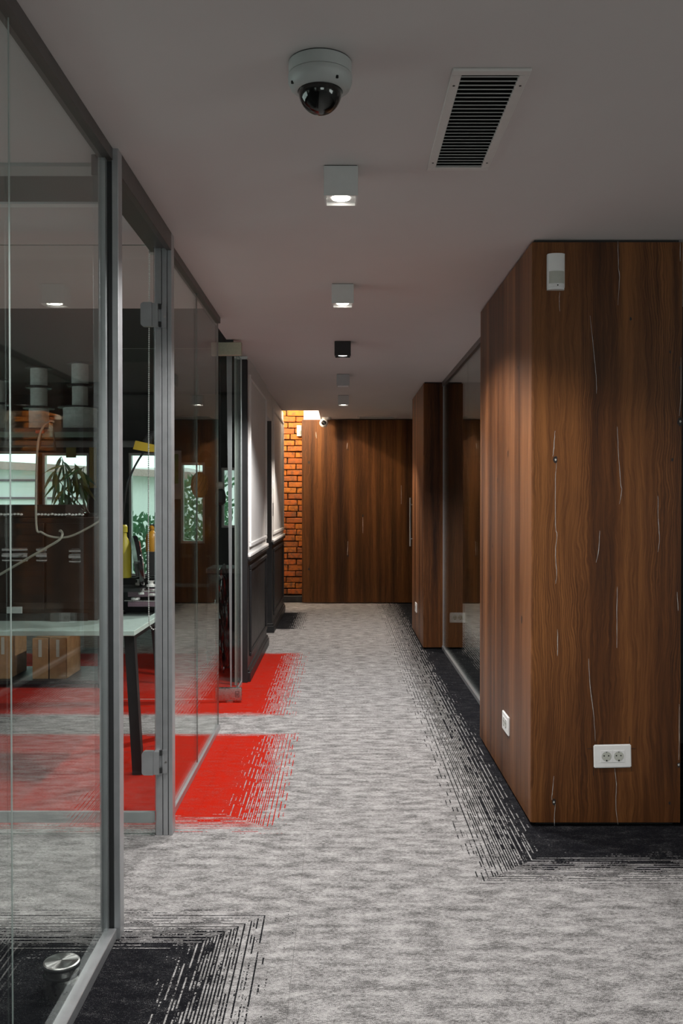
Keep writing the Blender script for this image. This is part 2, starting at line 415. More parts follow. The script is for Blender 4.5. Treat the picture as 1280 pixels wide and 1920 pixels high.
# ---- end of the corridor: bricks, niche, wooden sliding door
EYD = 12.42
bm = mbox(-1.3, 3.0, 12.6, 12.75, 0, 3.25)
wend = tag(obj('wall_end', bm, M['mortar']), 'orange brick wall at the end of the corridor', 'wall', kind='structure')
bh, gap = .0815, .011
brick_meshes = []
for k in range(4):
    b = mbox(-.125, .125, 0, .05, -bh / 2 + gap / 2, bh / 2 - gap / 2, bev=.006)
    for v in b.verts: v.co += Vector((rnd.uniform(-.003, .003), rnd.uniform(-.002, .002), rnd.uniform(-.003, .003)))
    me = bpy.data.meshes.new('brick'); b.to_mesh(me); b.free(); me.materials.append(M['brick']); brick_meshes.append(me)
z = .105; row = 0
while z < 2.78:
    x = -1.12 + (0.0 if row % 2 else -.13) + rnd.uniform(-.02, .02)
    while x < -.40:
        L = rnd.choice((.25, .25, .25, .25, .14))
        if x + L > -.9:
            o = bpy.data.objects.new('brick', rnd.choice(brick_meshes)); C.objects.link(o); o.parent = wend
            o.location = (x + L / 2, 12.56 + rnd.uniform(-.004, .006), z + bh / 2 + rnd.uniform(-.003, .003)); o.scale.x = (L - gap) / .25
            o.rotation_euler.y = rnd.uniform(-.012, .012)
        x += L
    z += bh; row += 1
tag(obj('baseboard_end', mbox(-1.1, -.53, 12.53, 12.6, 0, .09, bev=.004), M['blackpaint']), 'low black baseboard under the orange bricks', 'baseboard', kind='structure')
tag(obj('wall_niche.001', mbox(-1.1, -.835, 11.28, 11.34, 0, CZ + .12), M['white']), 'hidden front wall of the niche behind the panelled wall', 'wall', kind='structure')
tag(obj('trim_1', mbox(-.515, -.05, 12.50, 12.6, 2.455, 3.15), M['ceil']), 'white wall strip over the wooden end door, in the ceiling niche', 'trim', kind='structure')
tag(obj('wall_niche', mbox(-1.3, -1.1, 11.15, 12.75, 0, 3.25), M['white']), 'hidden side wall of the niche left of the bricks', 'wall', kind='structure')
bm = mbox(-.282, -.1, 11.2, 11.28, CZ + .12, 3.15); box(bm, -1.1, -.282, 11.15, 11.28, CZ + .12, 3.15); box(bm, -.282, -.2, 11.28, 12.6, CZ + .12, 3.15)
tag(obj('trim_2', bm, M['white']), 'white upstand of the ceiling niche at the corridor end', 'trim', kind='structure')
ed = tag(obj('door_1', mbox(-.535, 1.35, EYD, EYD + .045, .012, 2.488, bev=.002), M['woodend']), 'wide dark wooden sliding door closing the corridor', 'door', kind='structure')
# lamp inside the niche (its light rakes the end door)
l = bpy.data.lights.new('niche_lamp', 'POINT'); l.energy = 104; l.color = (1.0, .80, .60); l.shadow_soft_size = .018
o = bpy.data.objects.new('niche_lamp', l); C.objects.link(o); o.location = (-1.0, 11.46, 2.90)

# ================================================================ LEFT WALL (wainscot)
def frame_moulding(bm, X, y0, y1, z0, z1, w=.035, d=.016):
    for (a, b_, c, e) in ((y0, y1, z0, z0 + w), (y0, y1, z1 - w, z1), (y0, y0 + w, z0 + w, z1 - w), (y1 - w, y1, z0 + w, z1 - w)):
        box(bm, X - .002, X + d, a, b_, c, e, bev=.006)
def wainscot(name, y0, y1, label, XW=-.722):
    t = thing(name, label, 'wall', (XW, y0, 0), kind='structure')
    obj('upper_wall', mbox(XW - .10, XW, y0 + (.0), y1, .96, CZ), M['white'], t)
    obj('lower_wall', mbox(XW - .10, XW, y0, y1, 0, .96), M['blackpaint'], t)
    b = newbm(); frame_moulding(b, XW, y0 + .12, y1 - .10, 1.03, CZ - .12); obj('upper_moulding', b, M['white'], t)
    b = newbm(); frame_moulding(b, XW, y0 + .14, y1 - .12, .17, .885); obj('lower_moulding', b, M['blackpaint'], t)
    b = mbox(XW - .002, XW + .022, y0, y1, .955, .985, bev=.007); obj('chair_rail', b, M['white'], t)
    b = mbox(XW - .002, XW + .026, y0 - .004, y1, .925, .953, bev=.008); obj('chair_rail', b, M['blackpaint'], t)
    b = mbox(XW - .12, XW + .024, y0 - .02, y1 + .012, 0, .075, bev=.004); box(b, XW - .12, XW + .014, y0 - .012, y1 + .008, .073, .10, bev=.006)
    obj('baseboard', b, M['blackpaint'], t)
    return t
w1 = wainscot('wall_left', 7.05, 8.83, 'white over black panelled wall beside the open glass pivot door')
obj('end_post', mbox(-.815, -.718, 7.00, 7.055, 0, 2.47, bev=.003), M['blackpaint'], w1)
w2 = wainscot('wall_left.001', 9.66, 11.56, 'white over black panelled wall next to the bricks', -.732)
b = mbox(-.84, -.737, 9.645, 9.665, .95, 2.23); obj('jamb', b, M['greypaint'], w2)
b = newbm(); box(b, -.835, -.735, 8.83, 9.66, 2.232, CZ); obj('upper_wall', b, M['white'], w1)
d = tag(obj('door_2', mbox(-.86, -.82, 8.84, 9.65, .01, 2.23), M['greypaint']), 'dark grey flush door set back between the two panelled walls', 'door', kind='structure')
obj('handle', tube(newbm(), [(-.82, 8.95, 1.02), (-.78, 8.95, 1.02), (-.78, 9.07, 1.02)], .008, curve=False), M['steel'], d, smooth=True)
# switches on the far panelled wall
sw = thing('light_switch', 'black switch plate on the white wall next to the bricks', 'switch', (-.733, 9.82, 1.30))
obj('plate', mbox(-.735, -.727, 9.76, 9.88, 1.23, 1.37, bev=.003), M['blackgloss'], sw)
obj('rocker', mbox(-.727, -.723, 9.785, 9.855, 1.255, 1.345, bev=.002), M['blackmatt'], sw)
sw = thing('thermostat', 'pale wall thermostat above the black switch plate', 'thermostat', (-.733, 9.82, 1.56))
obj('body', mbox(-.735, -.720, 9.77, 9.87, 1.515, 1.60, bev=.005), M['plastic'], sw)
obj('display', mbox(-.720, -.7185, 9.79, 9.85, 1.55, 1.585), M['lens'], sw)

# ================================================================ RIGHT: wooden blocks
def wood_block(name, label, x0, x1, y0, y1, m):
    t = thing(name, label, 'cupboard block', (x0, y0, 0))
    obj('front_panel', mbox(x0 + .006, x1, y0, y0 + .018, .018, CZ - .012, bev=.0012), m, t)
    obj('side_panel', mbox(x0, x0 + .018, y0 + .004, y1, .018, CZ - .012, bev=.0012), M['woodlit'], t)
    b = mbox(x0 + .02, x1, y0 + .02, y1, .018, CZ - .012); obj('carcass', b, m, t)
    obj('plinth', mbox(x0 + .03, x1 - .02, y0 + .035, y1, 0, .018), M['plinth'], t)
    obj('shadow_gap', mbox(x0 + .012, x1 - .012, y0 + .012, y1, CZ - .012, CZ - .001), M['plinth'], t)
    return t
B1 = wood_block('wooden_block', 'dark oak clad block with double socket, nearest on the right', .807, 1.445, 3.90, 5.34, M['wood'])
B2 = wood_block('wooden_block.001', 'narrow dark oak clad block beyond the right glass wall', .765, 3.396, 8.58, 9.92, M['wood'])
# pale filler cracks and knots printed in the laminate of the near block (front face)
cr = newbm(); kn = newbm()
def crack(pts, Y=3.8992, w=.0022):
    P = smooth_path([at(x, y, Y) for x, y in pts], 5)
    vs = []
    for i, p in enumerate(P):
        ww = w * (.35 + .65 * math.sin(math.pi * min(1, (i + .4) / (len(P) - .2)))) * rnd.uniform(.55, 1.15) / 2
        j = rnd.uniform(-.0007, .0007)
        vs.append((cr.verts.new((p.x - ww + j, Y, p.z)), cr.verts.new((p.x + ww + j, Y, p.z))))
    for a, c in zip(vs, vs[1:]): cr.faces.new((a[0], a[1], c[1], c[0]))
for pts in ([(1158, 452), (1159, 500), (1161, 520), (1158, 572)], [(1106, 592), (1112, 650), (1117, 705), (1118, 738)], [(1049, 547), (1048, 565), (1049, 584)],
            [(1040, 808), (1038, 840), (1036, 856)], [(1043, 868), (1041, 900), (1041, 985), (1044, 1003), (1041, 1035), (1043, 1075), (1041, 1095)],
            [(1157, 800), (1159, 850), (1163, 905), (1165, 920), (1161, 945)], [(1233, 930), (1234, 980), (1236, 1010), (1233, 1035)], [(1124, 995), (1122, 1030), (1117, 1055)],
            [(1157, 1100), (1156, 1150), (1156, 1215)], [(1045, 1180), (1045, 1205), (1045, 1230)], [(1103, 1235), (1106, 1290), (1112, 1335), (1116, 1390)],
            [(1038, 1455), (1035, 1485), (1034, 1500)], [(1041, 1508), (1039, 1530), (1039, 1548)], [(1152, 1440), (1155, 1470), (1154, 1510), (1158, 1546)],
            [(1275, 455), (1275, 490)], [(1276, 670), (1276, 740), (1273, 780)], [(1273, 1320), (1273, 1370), (1272, 1425)], [(1269, 1110), (1271, 1145)]):
    crack(pts)
for (x, y, r, c) in ((1041, 862, .012, 1), (1038, 1504, .011, 1), (1275, 790, .015, 1), (1272, 1434, .010, 1), (1182, 598, .006, 0), (1260, 862, .006, 0), (1255, 1506, .006, 0), (1275, 690, .007, 0), (1256, 660, .005, 0)):
    p = at(x, y, 3.8994)
    ring = [kn.verts.new((p.x + r * .8 * math.cos(a) * rnd.uniform(.7, 1.2), 3.8994, p.z + r * 1.3 * math.sin(a) * rnd.uniform(.7, 1.2))) for a in [2 * math.pi * k / 14 for k in range(14)]]
    kn.faces.new(ring)
    if c:
        ring = [cr.verts.new((p.x + .0045 * math.cos(a) * rnd.uniform(.6, 1.2), 3.8990, p.z + .005 * math.sin(a) * rnd.uniform(.6, 1.2))) for a in [2 * math.pi * k / 10 for k in range(10)]]
        cr.faces.new(ring)
tag(obj('grain_cracks', cr, M['crack'], B1), kind='stuff', label='pale filled cracks in the wood')
tag(obj('knots', kn, M['knot'], B1), kind='stuff', label='dark knots in the wood')
kn = newbm(); cr = newbm()
for (x, y, r) in ((579, 867, .022), (579, 1067, .020), (680, 967, .020), (652, 843, .012), (652, 1042, .016)):
    p = at(x, y, EYD - .0008)
    kn.faces.new([kn.verts.new((p.x + r * .7 * math.cos(a) * rnd.uniform(.7, 1.2), EYD - .0008, p.z + r * math.sin(a) * rnd.uniform(.7, 1.2))) for a in [2 * math.pi * k / 12 for k in range(12)]])
for pts in ([(651, 830), (650, 842)], [(592, 810), (593, 822)], [(652, 1015), (651, 1041)], [(680, 970), (680, 1000)], [(752, 910), (752, 945)]):
    crack(pts, EYD - .001, .006)
tag(obj('knots', kn, M['knot'], ed), kind='stuff'); tag(obj('grain_cracks', cr, M['crack'], ed), kind='stuff')
kn = newbm()
for (y, zz, r) in ((4.45, 1.62, .012), (4.95, .97, .012), (4.1, .86, .013), (4.75, 1.5, .007), (4.9, 1.15, .008), (4.2, 2.0, .006)):
    kn.faces.new([kn.verts.new((.8062, y + r * .8 * math.cos(a), zz + 1.7 * r * math.sin(a) * rnd.uniform(.7, 1.2))) for a in [2 * math.pi * k / 12 for k in range(12)]])
o = obj('knots', kn, M['knot'], B1); tag(o, kind='stuff')
# room behind the right glass wall
tag(obj('wall_meeting_room', mbox(3.4, 3.55, 5.2, 12.6, 0, CZ), M['darkwall']), 'dark far wall behind the right glass wall', 'wall', kind='structure')
tag(obj('wall_meeting_room.001', mbox(1.445, 5.0, 5.25, 5.345, 0, CZ), M['darkwall']), 'wall beside the near wooden block', 'wall', kind='structure')
RG = .955
gp = thing('glass_wall', 'right glass wall between the two wooden blocks', 'partition', (RG, 5.35, 0))
obj('pane', mbox(RG - .005, RG + .005, 5.345, 6.95, .03, 2.465), M['glassright'], gp)
obj('pane', mbox(RG - .005, RG + .005, 6.954, 8.575, .03, 2.465), M['glassright'], gp)
obj('top_rail', mbox(RG - .018, RG + .018, 5.342, 8.578, 2.46, CZ), M['aludark'], gp)
obj('bottom_rail', mbox(RG - .016, RG + .016, 5.342, 8.578, 0, .035, bev=.003), M['alu'], gp)
obj('end_profile', mbox(RG - .008, RG + .008, 8.562, 8.578, .035, 2.46), M['alu'], gp)
# side door near the end with bar handle
d4 = tag(obj('door_3', mbox(.925, .935, 10.25, 11.35, .02, 2.44), M['glass']), 'glass side door with steel bar handle, mostly behind the far wooden block', 'door', kind='structure')
b = tube(newbm(), [(.835, 11.15, .84), (.835, 11.15, 1.43)], .010, 12, False)
for zz in (.93, 1.345): tube(b, [(.835, 11.15, zz), (.93, 11.15, zz)], .007, 8, False)
obj('bar_handle', b, M['alu'], d4, smooth=True)
obj('top_patch', mbox(.912, .948, 11.19, 11.35, 2.39, 2.48, bev=.003), M['steel'], d4)
obj('bottom_patch', mbox(.912, .948, 11.19, 11.35, .012, .09, bev=.003), M['steel'], d4)
tag(obj('wall_right_end', mbox(.99, 1.1, 9.93, 12.6, 0, CZ), M['darkwall']), 'dark wall behind the glass side door', 'wall', kind='structure')

# ================================================================ LEFT GLASS PARTITION
def pane_x(x, y0, y1, z0, z1, parent, th=.010, name='pane', last=False):
    b = newbm(); r = bmesh.ops.create_cube(b, size=1.0)
    for v in r['verts']: v.co = Vector((x + v.co.x * th, (y0 + y1) / 2 + v.co.y * (y1 - y0), (z0 + z1) / 2 + v.co.z * (z1 - z0)))
    for f in b.faces: f.material_index = 0 if abs(f.normal.x) > .5 or f.calc_center_median().y < y0 + 1e-4 or f.calc_center_median().y > y1 - 1e-4 and not last else 1
    return obj(name, b, [M['glass'], M['glassedge']], parent)
def pane_y(y, x0, x1, z0, z1, parent, th=.010, name='pane', edge='glassedge'):
    b = newbm(); r = bmesh.ops.create_cube(b, size=1.0)
    for v in r['verts']: v.co = Vector(((x0 + x1) / 2 + v.co.x * (x1 - x0), y + v.co.y * th, (z0 + z1) / 2 + v.co.z * (z1 - z0)))
    for f in b.faces: f.material_index = 0 if abs(f.normal.y) > .5 else 1
    return obj(name, b, [M['glass'], M[edge]], parent)
p1 = thing('glass_partition', 'frameless glass partition nearest on the left, steel stop behind it', 'partition', (GX, .2, 0))
pane_x(GX, .2, 2.0436, .035, 2.47, p1); pane_x(GX, 2.0454, 2.875, .035, 2.47, p1)
obj('joint', mbox(GX - .002, GX + .001, 2.0437, 2.0453, .035, 2.47), M['glassbright'], p1)
obj('top_rail', mbox(GX - .022, GX + .018, .2, 2.895, 2.462, CZ), M['aludark'], p1)
obj('bottom_rail', mbox(GX - .012, GX + .024, .2, 2.895, 0, .036, bev=.002), M['alu'], p1)
obj('end_profile', mbox(GX - .022, GX + .0005, 2.872, 2.895, .036, 2.462), M['alu'], p1)
# door frame (two posts and a header)
fr = thing('door_frame', 'aluminium door frame of two posts and a header in the left glass partition', 'door frame', (-.728, 2.9, 0))
XF0, XF1 = -.728, -.702
p = obj('post', mbox(XF0 + .006, XF1, 2.897, 2.948, 0, CZ, bev=.0015), M['alu'], fr)
obj('gasket', mbox(XF0 - .014, XF0 + .006, 2.899, 2.94, 0, 2.46), M['gasket'], p)
b = mbox(-.772, -.745, 3.80, 3.86, 0, 2.44, bev=.0015); box(b, -.742, -.722, 3.80, 3.86, 0, 2.44, bev=.0015); box(b, -.719, XF1, 3.80, 3.86, 0, CZ, bev=.0015)
p = obj('post', b, M['alu'], fr)
obj('gasket', mbox(-.770, -.704, 3.807, 3.85, 0, 2.43), M['gasket'], p)
obj('header', mbox(XF0 + .006, XF1, 2.948, 3.799, 2.425, CZ, bev=.0015), M['aludark'], fr)
obj('soffit', mbox(-.80, XF0 + .004, 2.948, 3.86, 2.435, CZ), M['aludark'], fr)
# opened glass leaf
d1 = thing('door_4', 'glass door leaf swung open at right angles into the workshop', 'door', (-.77, 3.79, 0), kind='structure')
pane_y(3.79, -1.66, -.772, .010, 2.445, d1)
obj('bottom_rail', mbox(-1.65, -.776, 3.7965, 3.815, .053, .099, bev=.002), M['alu'], d1)
for zz in (.312, 2.155):
    hb = thing('hinge', None, None, (0, 0, 0)); hb.parent = d1
    hb.location = Vector((-.79, 3.78, zz)) - Vector(d1.location)
    b = newbm(); pts = []
    for (cx, cz, a0) in ((-.808 + 0, .036, 90), (-.808, -.036, 180)):
        for k in range(6):
            a = math.radians(a0 + 90 * k / 5); pts.append((cx + .013 * math.cos(a), 3.757, zz + cz + .013 * math.sin(a)))
    pts += [(-.775, 3.757, zz - .049), (-.775, 3.757, zz + .049)]
    prism(b, pts, (0, .026, 0)); obj('clamp_plate', b, M['alu'], hb)
    obj('wing', mbox(-.774, -.752, 3.762, 3.80, zz - .048, zz + .046), M['alu'], hb)
    b = newbm()
    for s in (-1, 1): tube(b, [(-.748, 3.785, zz + s * .047), (-.748, 3.785, zz + s * .026)], .007, 10, False)
    obj('knuckle', b, M['gasket'], hb)
    b = mbox(-.743, -.722, 3.792, 3.799, zz - .050, zz + .046); obj('frame_plate', b, M['alu'], hb)
    obj('screw', lathe(newbm(), (-.729, 3.791, zz - .004), [(.005, 0), (.005, .003), (.003, -.001)][:2], 10, 'Y'), M['steel'], hb)
# third panel: fixed glass beyond the door
p3 = thing('glass_partition.001', 'fixed glass partition between the door frame and the open pivot door', 'partition', (-.75, 3.87, 0))
pane_x(-.75, 3.862, 4.752, .03, 2.47, p3); pane_x(-.75, 4.756, 5.56, .03, 2.47, p3, last=True)
obj('joint', mbox(-.754, -.746, 4.7523, 4.7557, .03, 2.47), M['glassedge'], p3)
obj('top_rail', mbox(-.77, -.732, 3.862, 5.56, 2.464, CZ), M['aludark'], p3)
obj('bottom_rail', mbox(-.764, -.738, 3.862, 5.57, 0, .032, bev=.002), M['alu'], p3)
# pivot glass door standing open
d3 = thing('door_5', 'frameless glass pivot door standing open with steel patch fittings', 'door', (-.72, 6.33, 0), kind='structure')
pane_y(6.33, -1.62, -.690, .02, 2.44, d3, edge='glassbright')
pt = obj('top_patch', mbox(-.895, -.686, 6.312, 6.348, 2.39, 2.482, bev=.003), M['steelwarm'], d3)
obj('pivot', mbox(-.80, -.745, 6.315, 6.345, 2.482, CZ), M['blackmatt'], pt)
pb = obj('bottom_patch', mbox(-.870, -.690, 6.312, 6.348, .012, .100, bev=.003), M['steel'], d3)
obj('pivot', lathe(newbm(), (-.77, 6.33, 0), [(.03, 0), (.03, .012)], 16), M['steel'], pb)
b = newbm(); yy = 6.3112
for (a, c, e, g) in ((-.733, -.706, .038, .041), (-.733, -.706, .077, .080), (-.733, -.730, .041, .077), (-.709, -.706, .041, .077), (-.726, -.713, .048, .051), (-.726, -.723, .051, .068), (-.716, -.713, .051, .068), (-.7205, -.7185, .051, .062)):
    box(b, a, c, yy, yy + .001, e, g)
obj('engraved_mark', b, M['gasket'], pb)
p4 = thing('glass_partition.002', 'narrow fixed glass strip between the pivot door and the panelled wall', 'partition', (-.765, 6.75, 0))
pane_x(-.768, 6.72, 6.985, .02, 2.47, p4).data.materials[0] = M['glassright']
obj('end_profile', mbox(-.770, -.758, 6.985, 6.998, .02, 2.47), M['alu'], p4)
obj('bottom_rail', mbox(-.778, -.758, 6.72, 6.998, 0, .02), M['alu'], p4)
# ceiling cove beam inside the workshop front
t = thing('ceiling_beam', 'pale trimmed shallow ceiling recess behind the near glass', 'beam', (-2.8, 3.02, CZ), kind='structure')
obj('trim', mbox(-4.9, -.80, 3.02, 3.11, CZ - .012, CZ), M['plasticgrey'], t)
obj('panel', mbox(-4.9, -.80, 3.11, 3.40, CZ - .004, CZ), M['greypaint'], t)
obj('trim', mbox(-4.9, -.80, 3.40, 3.44, CZ - .012, CZ), M['plastic'], t)

# ================================================================ CEILING FITTINGS
def downlight(name, cx, y0, label, hm, lm, power, colour=(1.0, .965, .94), s=.113, h=.10, spot=146):
    t = thing(name, label, 'downlight', (cx, y0 + s / 2, CZ), group='cube downlights along the corridor ceiling')
    hs = s / 2; yc = y0 + s / 2; zb = CZ - h; w = .0045; lip = .010
    b = mbox(cx - hs, cx + hs, yc - hs, yc + hs, zb + lip, CZ - .003)
    box(b, cx - hs, cx + hs, yc - hs, yc - hs + w, zb, zb + lip)
    obj('housing', b, hm, t)
    b = newbm(); ih = hs - .004
    box(b, cx - ih, cx + ih, yc + ih - w, yc + ih, zb, zb + lip); box(b, cx - ih, cx - ih + w, yc - hs + w, yc + ih - w, zb, zb + lip); box(b, cx + ih - w, cx + ih, yc - hs + w, yc + ih - w, zb, zb + lip)
    obj('rim', b, M['rim'] if hm is not M['blackmatt'] else hm, t)
    obj('base_gap', mbox(cx - hs + .003, cx + hs - .003, yc - hs + .003, yc + hs - .003, CZ - .003, CZ), M['blackmatt'], t)
    obj('led', lathe(newbm(), (cx, yc, zb + lip - .003), [(.030, 0), (.030, .003)], 28), lm, t)
    if power > 0:
        l = bpy.data.lights.new('downlight_beam', 'SPOT'); l.energy = power; l.color = colour; l.spot_size = math.radians(spot); l.spot_blend = .38; l.shadow_soft_size = .028
        lo = bpy.data.objects.new('downlight_beam', l); C.objects.link(lo); lo.parent = t; lo.location = Vector((cx, yc, zb - .004)) - Vector(t.location)
    return t
downlight('cube_downlight', -.002, 3.04, 'largest lit white cube downlight, nearest the dome camera', M['housing'], M['led'], 134)
downlight('cube_downlight.001', .006, 4.69, 'second lit white cube downlight, in front of the black one', M['housing'], M['led'], 134)
downlight('cube_downlight.002', .008, 6.37, 'black cube downlight on the ceiling', M['blackmatt'], M['leddim'], 240, spot=140)
downlight('cube_downlight.003', .014, 8.03, 'unlit pale cube downlight behind the black one', M['housinggrey'], M['ledoff'], 0)
downlight('cube_downlight.004', .020, 9.63, 'farthest small lit white cube downlight near the end door', M['housing'], M['led'], 175, (1.0, .90, .80), spot=108)
downlight('cube_downlight.005', -.010, 1.39, 'white cube downlight above the camera position, outside the picture', M['housing'], M['led'], 134)
# dome camera
dc = (-.054, 2.335)
t = thing('dome_camera', 'white dome security camera with dark glass bubble on the ceiling', 'security camera', (dc[0], dc[1], CZ))
obj('base_gasket', lathe(newbm(), (*dc, CZ), [(.0785, 0), (.0785, -.003)], 48), M['gasket'], t)
obj('base', lathe(newbm(), (*dc, CZ - .003), [(.080, 0), (.080, -.030)], 64), M['plasticgrey'], t, smooth=True)
o = obj('cover', lathe(newbm(), (*dc, CZ), [(.0795, -.0335), (.0815, -.036), (.0805, -.050), (.075, -.064), (.064, -.072), (.057, -.073), (.055, -.068)], 64), M['plasticgrey'], t, smooth=True, angle=50)
for a in (205, 305, 75): obj('screw', lathe(newbm(), (dc[0] + .0755 * math.cos(math.radians(a)), dc[1] + .0755 * math.sin(math.radians(a)), CZ - .066), [(.0035, 0), (.0035, .006)], 10), M['hole'], o)

prof = [(.0555 * math.cos(math.radians(a)), -.072 - .058 * math.sin(math.radians(a))) for a in range(0, 90, 8)] + [(.001, -.130)]
obj('lens_ball', lathe(newbm(), (*dc, CZ), [(r * .80, zz * .97 - .001) for r, zz in prof], 40), M['blackmatt'], t, smooth=True, angle=60)
obj('dome_glass', lathe(newbm(), (*dc, CZ), prof, 48), M['film'] if False else glass_mat('smoked_dome_glass', (.32, .31, .31), 1.6), t, smooth=True, angle=60)
# air grilles
def grille(name, label, x0, x1, y0, y1, fw, n):
    t = thing(name, label, 'air grille', ((x0 + x1) / 2, (y0 + y1) / 2, CZ)); zb = CZ - .008
    b = newbm()
    box(b, x0, x1, y0, y0 + fw, zb, CZ, bev=.002); box(b, x0, x1, y1 - fw, y1, zb, CZ, bev=.002)
    box(b, x0, x0 + fw, y0 + fw, y1 - fw, zb, CZ, bev=.002); box(b, x1 - fw, x1, y0 + fw, y1 - fw, zb, CZ, bev=.002)
    f = obj('frame', b, M['grille'], t)
    for xx in (x0 + fw / 2, x1 - fw / 2):
        for yy in (y0 + (y1 - y0) * .12, y1 - (y1 - y0) * .10): obj('screw', lathe(newbm(), (xx, yy, zb - .0008), [(.0035, 0), (.0035, .002)], 10), M['gasket'], f)
    obj('duct', mbox(x0 + fw, x1 - fw, y0 + fw, y1 - fw, CZ - .0015, CZ), M['hole'], t)
    p = (y1 - y0 - 2 * fw) / n; me = None
    for k in range(n):
        yc = y0 + fw + p * (k + .5)
        if me is None:
            b = newbm(); bar(b, (x0 + fw, 0, 0), (x1 - fw, 0, 0), .0022, p * .62, Vector((0, 1, .4)))
            o = obj('slat', b, M['slat'], t); me = o.data; base = Vector(t.location)
        else:
            o = bpy.data.objects.new('slat', me); C.objects.link(o); o.parent = t
        o.location = Vector((0, yc, CZ - .0055))
        o.location.y = yc; 
    return t
grille('air_grille', 'large pale ceiling air grille with dark slats near the camera', .284, .487, 2.36, 3.072, .027, 27)
grille('air_grille.001', 'small distant ceiling air grille above the end door', .21, .72, 12.02, 12.36, .03, 9)
# motion detectors
def detector(name, label, cx, yw, z0, z1, w, dp):
    t = thing(name, label, 'motion detector', (cx, yw, z0)); n = 12
    def shell(a, c, k=1.0, off=0.0):
        pts = [(cx - w / 2 * k, yw, a)] + [(cx - w / 2 * k * math.cos(math.pi * i / n), yw - off - dp * (.45 + .55 * math.sin(math.pi * i / n)), a) for i in range(n + 1)] + [(cx + w / 2 * k, yw, a)]
        return prism(newbm(), pts, (0, 0, c - a))
    h = z1 - z0
    obj('body', shell(z0 + .06 * h, z1), M['plastic'], t, smooth=True, angle=40)
    l_ = obj('lens', shell(z0 + .16 * h, z0 + .50 * h, .93, .003), M['lens'], t, smooth=True, angle=40)
    obj('chin', shell(z0, z0 + .058 * h, .98, -.004), M['plastic'], t, smooth=True, angle=40)
    obj('indicator', lathe(newbm(), (cx + .003, yw - dp - .0012, z0 + .105 * h), [(.0028, 0), (.0028, .003)], 10, 'Y'), M['hole'], t)
    return t
detector('motion_detector', 'white curved motion detector high on the near wooden block', .9055, 3.90, 2.283, 2.433, .073, .034)
detector('motion_detector.001', 'small white motion detector on the brick wall beside the end door', -.575, 12.555, 2.275, 2.42, .07, .05)
# turret camera in front of the end door
tc = Vector((-.235, 12.20, 2.425))
t = thing('turret_camera', 'white turret security camera under the ceiling at the end door', 'security camera', (tc.x + .04, 12.22, CZ))
obj('mount', lathe(newbm(), (tc.x + .035, 12.22, CZ), [(.062, 0), (.062, -.022), (.045, -.034)], 28), M['plastic'], t, smooth=True)
bd = newbm(); bmesh.ops.create_uvsphere(bd, u_segments=28, v_segments=16, radius=.058); bmesh.ops.translate(bd, verts=bd.verts[:], vec=tc)
for v in bd.verts:
    if v.co.y < tc.y - .046: v.co.y = tc.y - .046
ob = obj('ball', bd, M['plastic'], t, smooth=True)
obj('face', lathe(newbm(), (tc.x, tc.y - .0462, tc.z), [(.033, 0), (.033, -.003), (.028, -.004)], 24, 'Y'), M['blackgloss'], ob, smooth=True)
obj('lens', lathe(newbm(), (tc.x, tc.y - .050, tc.z), [(.011, 0), (.011, -.006)], 16, 'Y'), M['gasket'], ob)

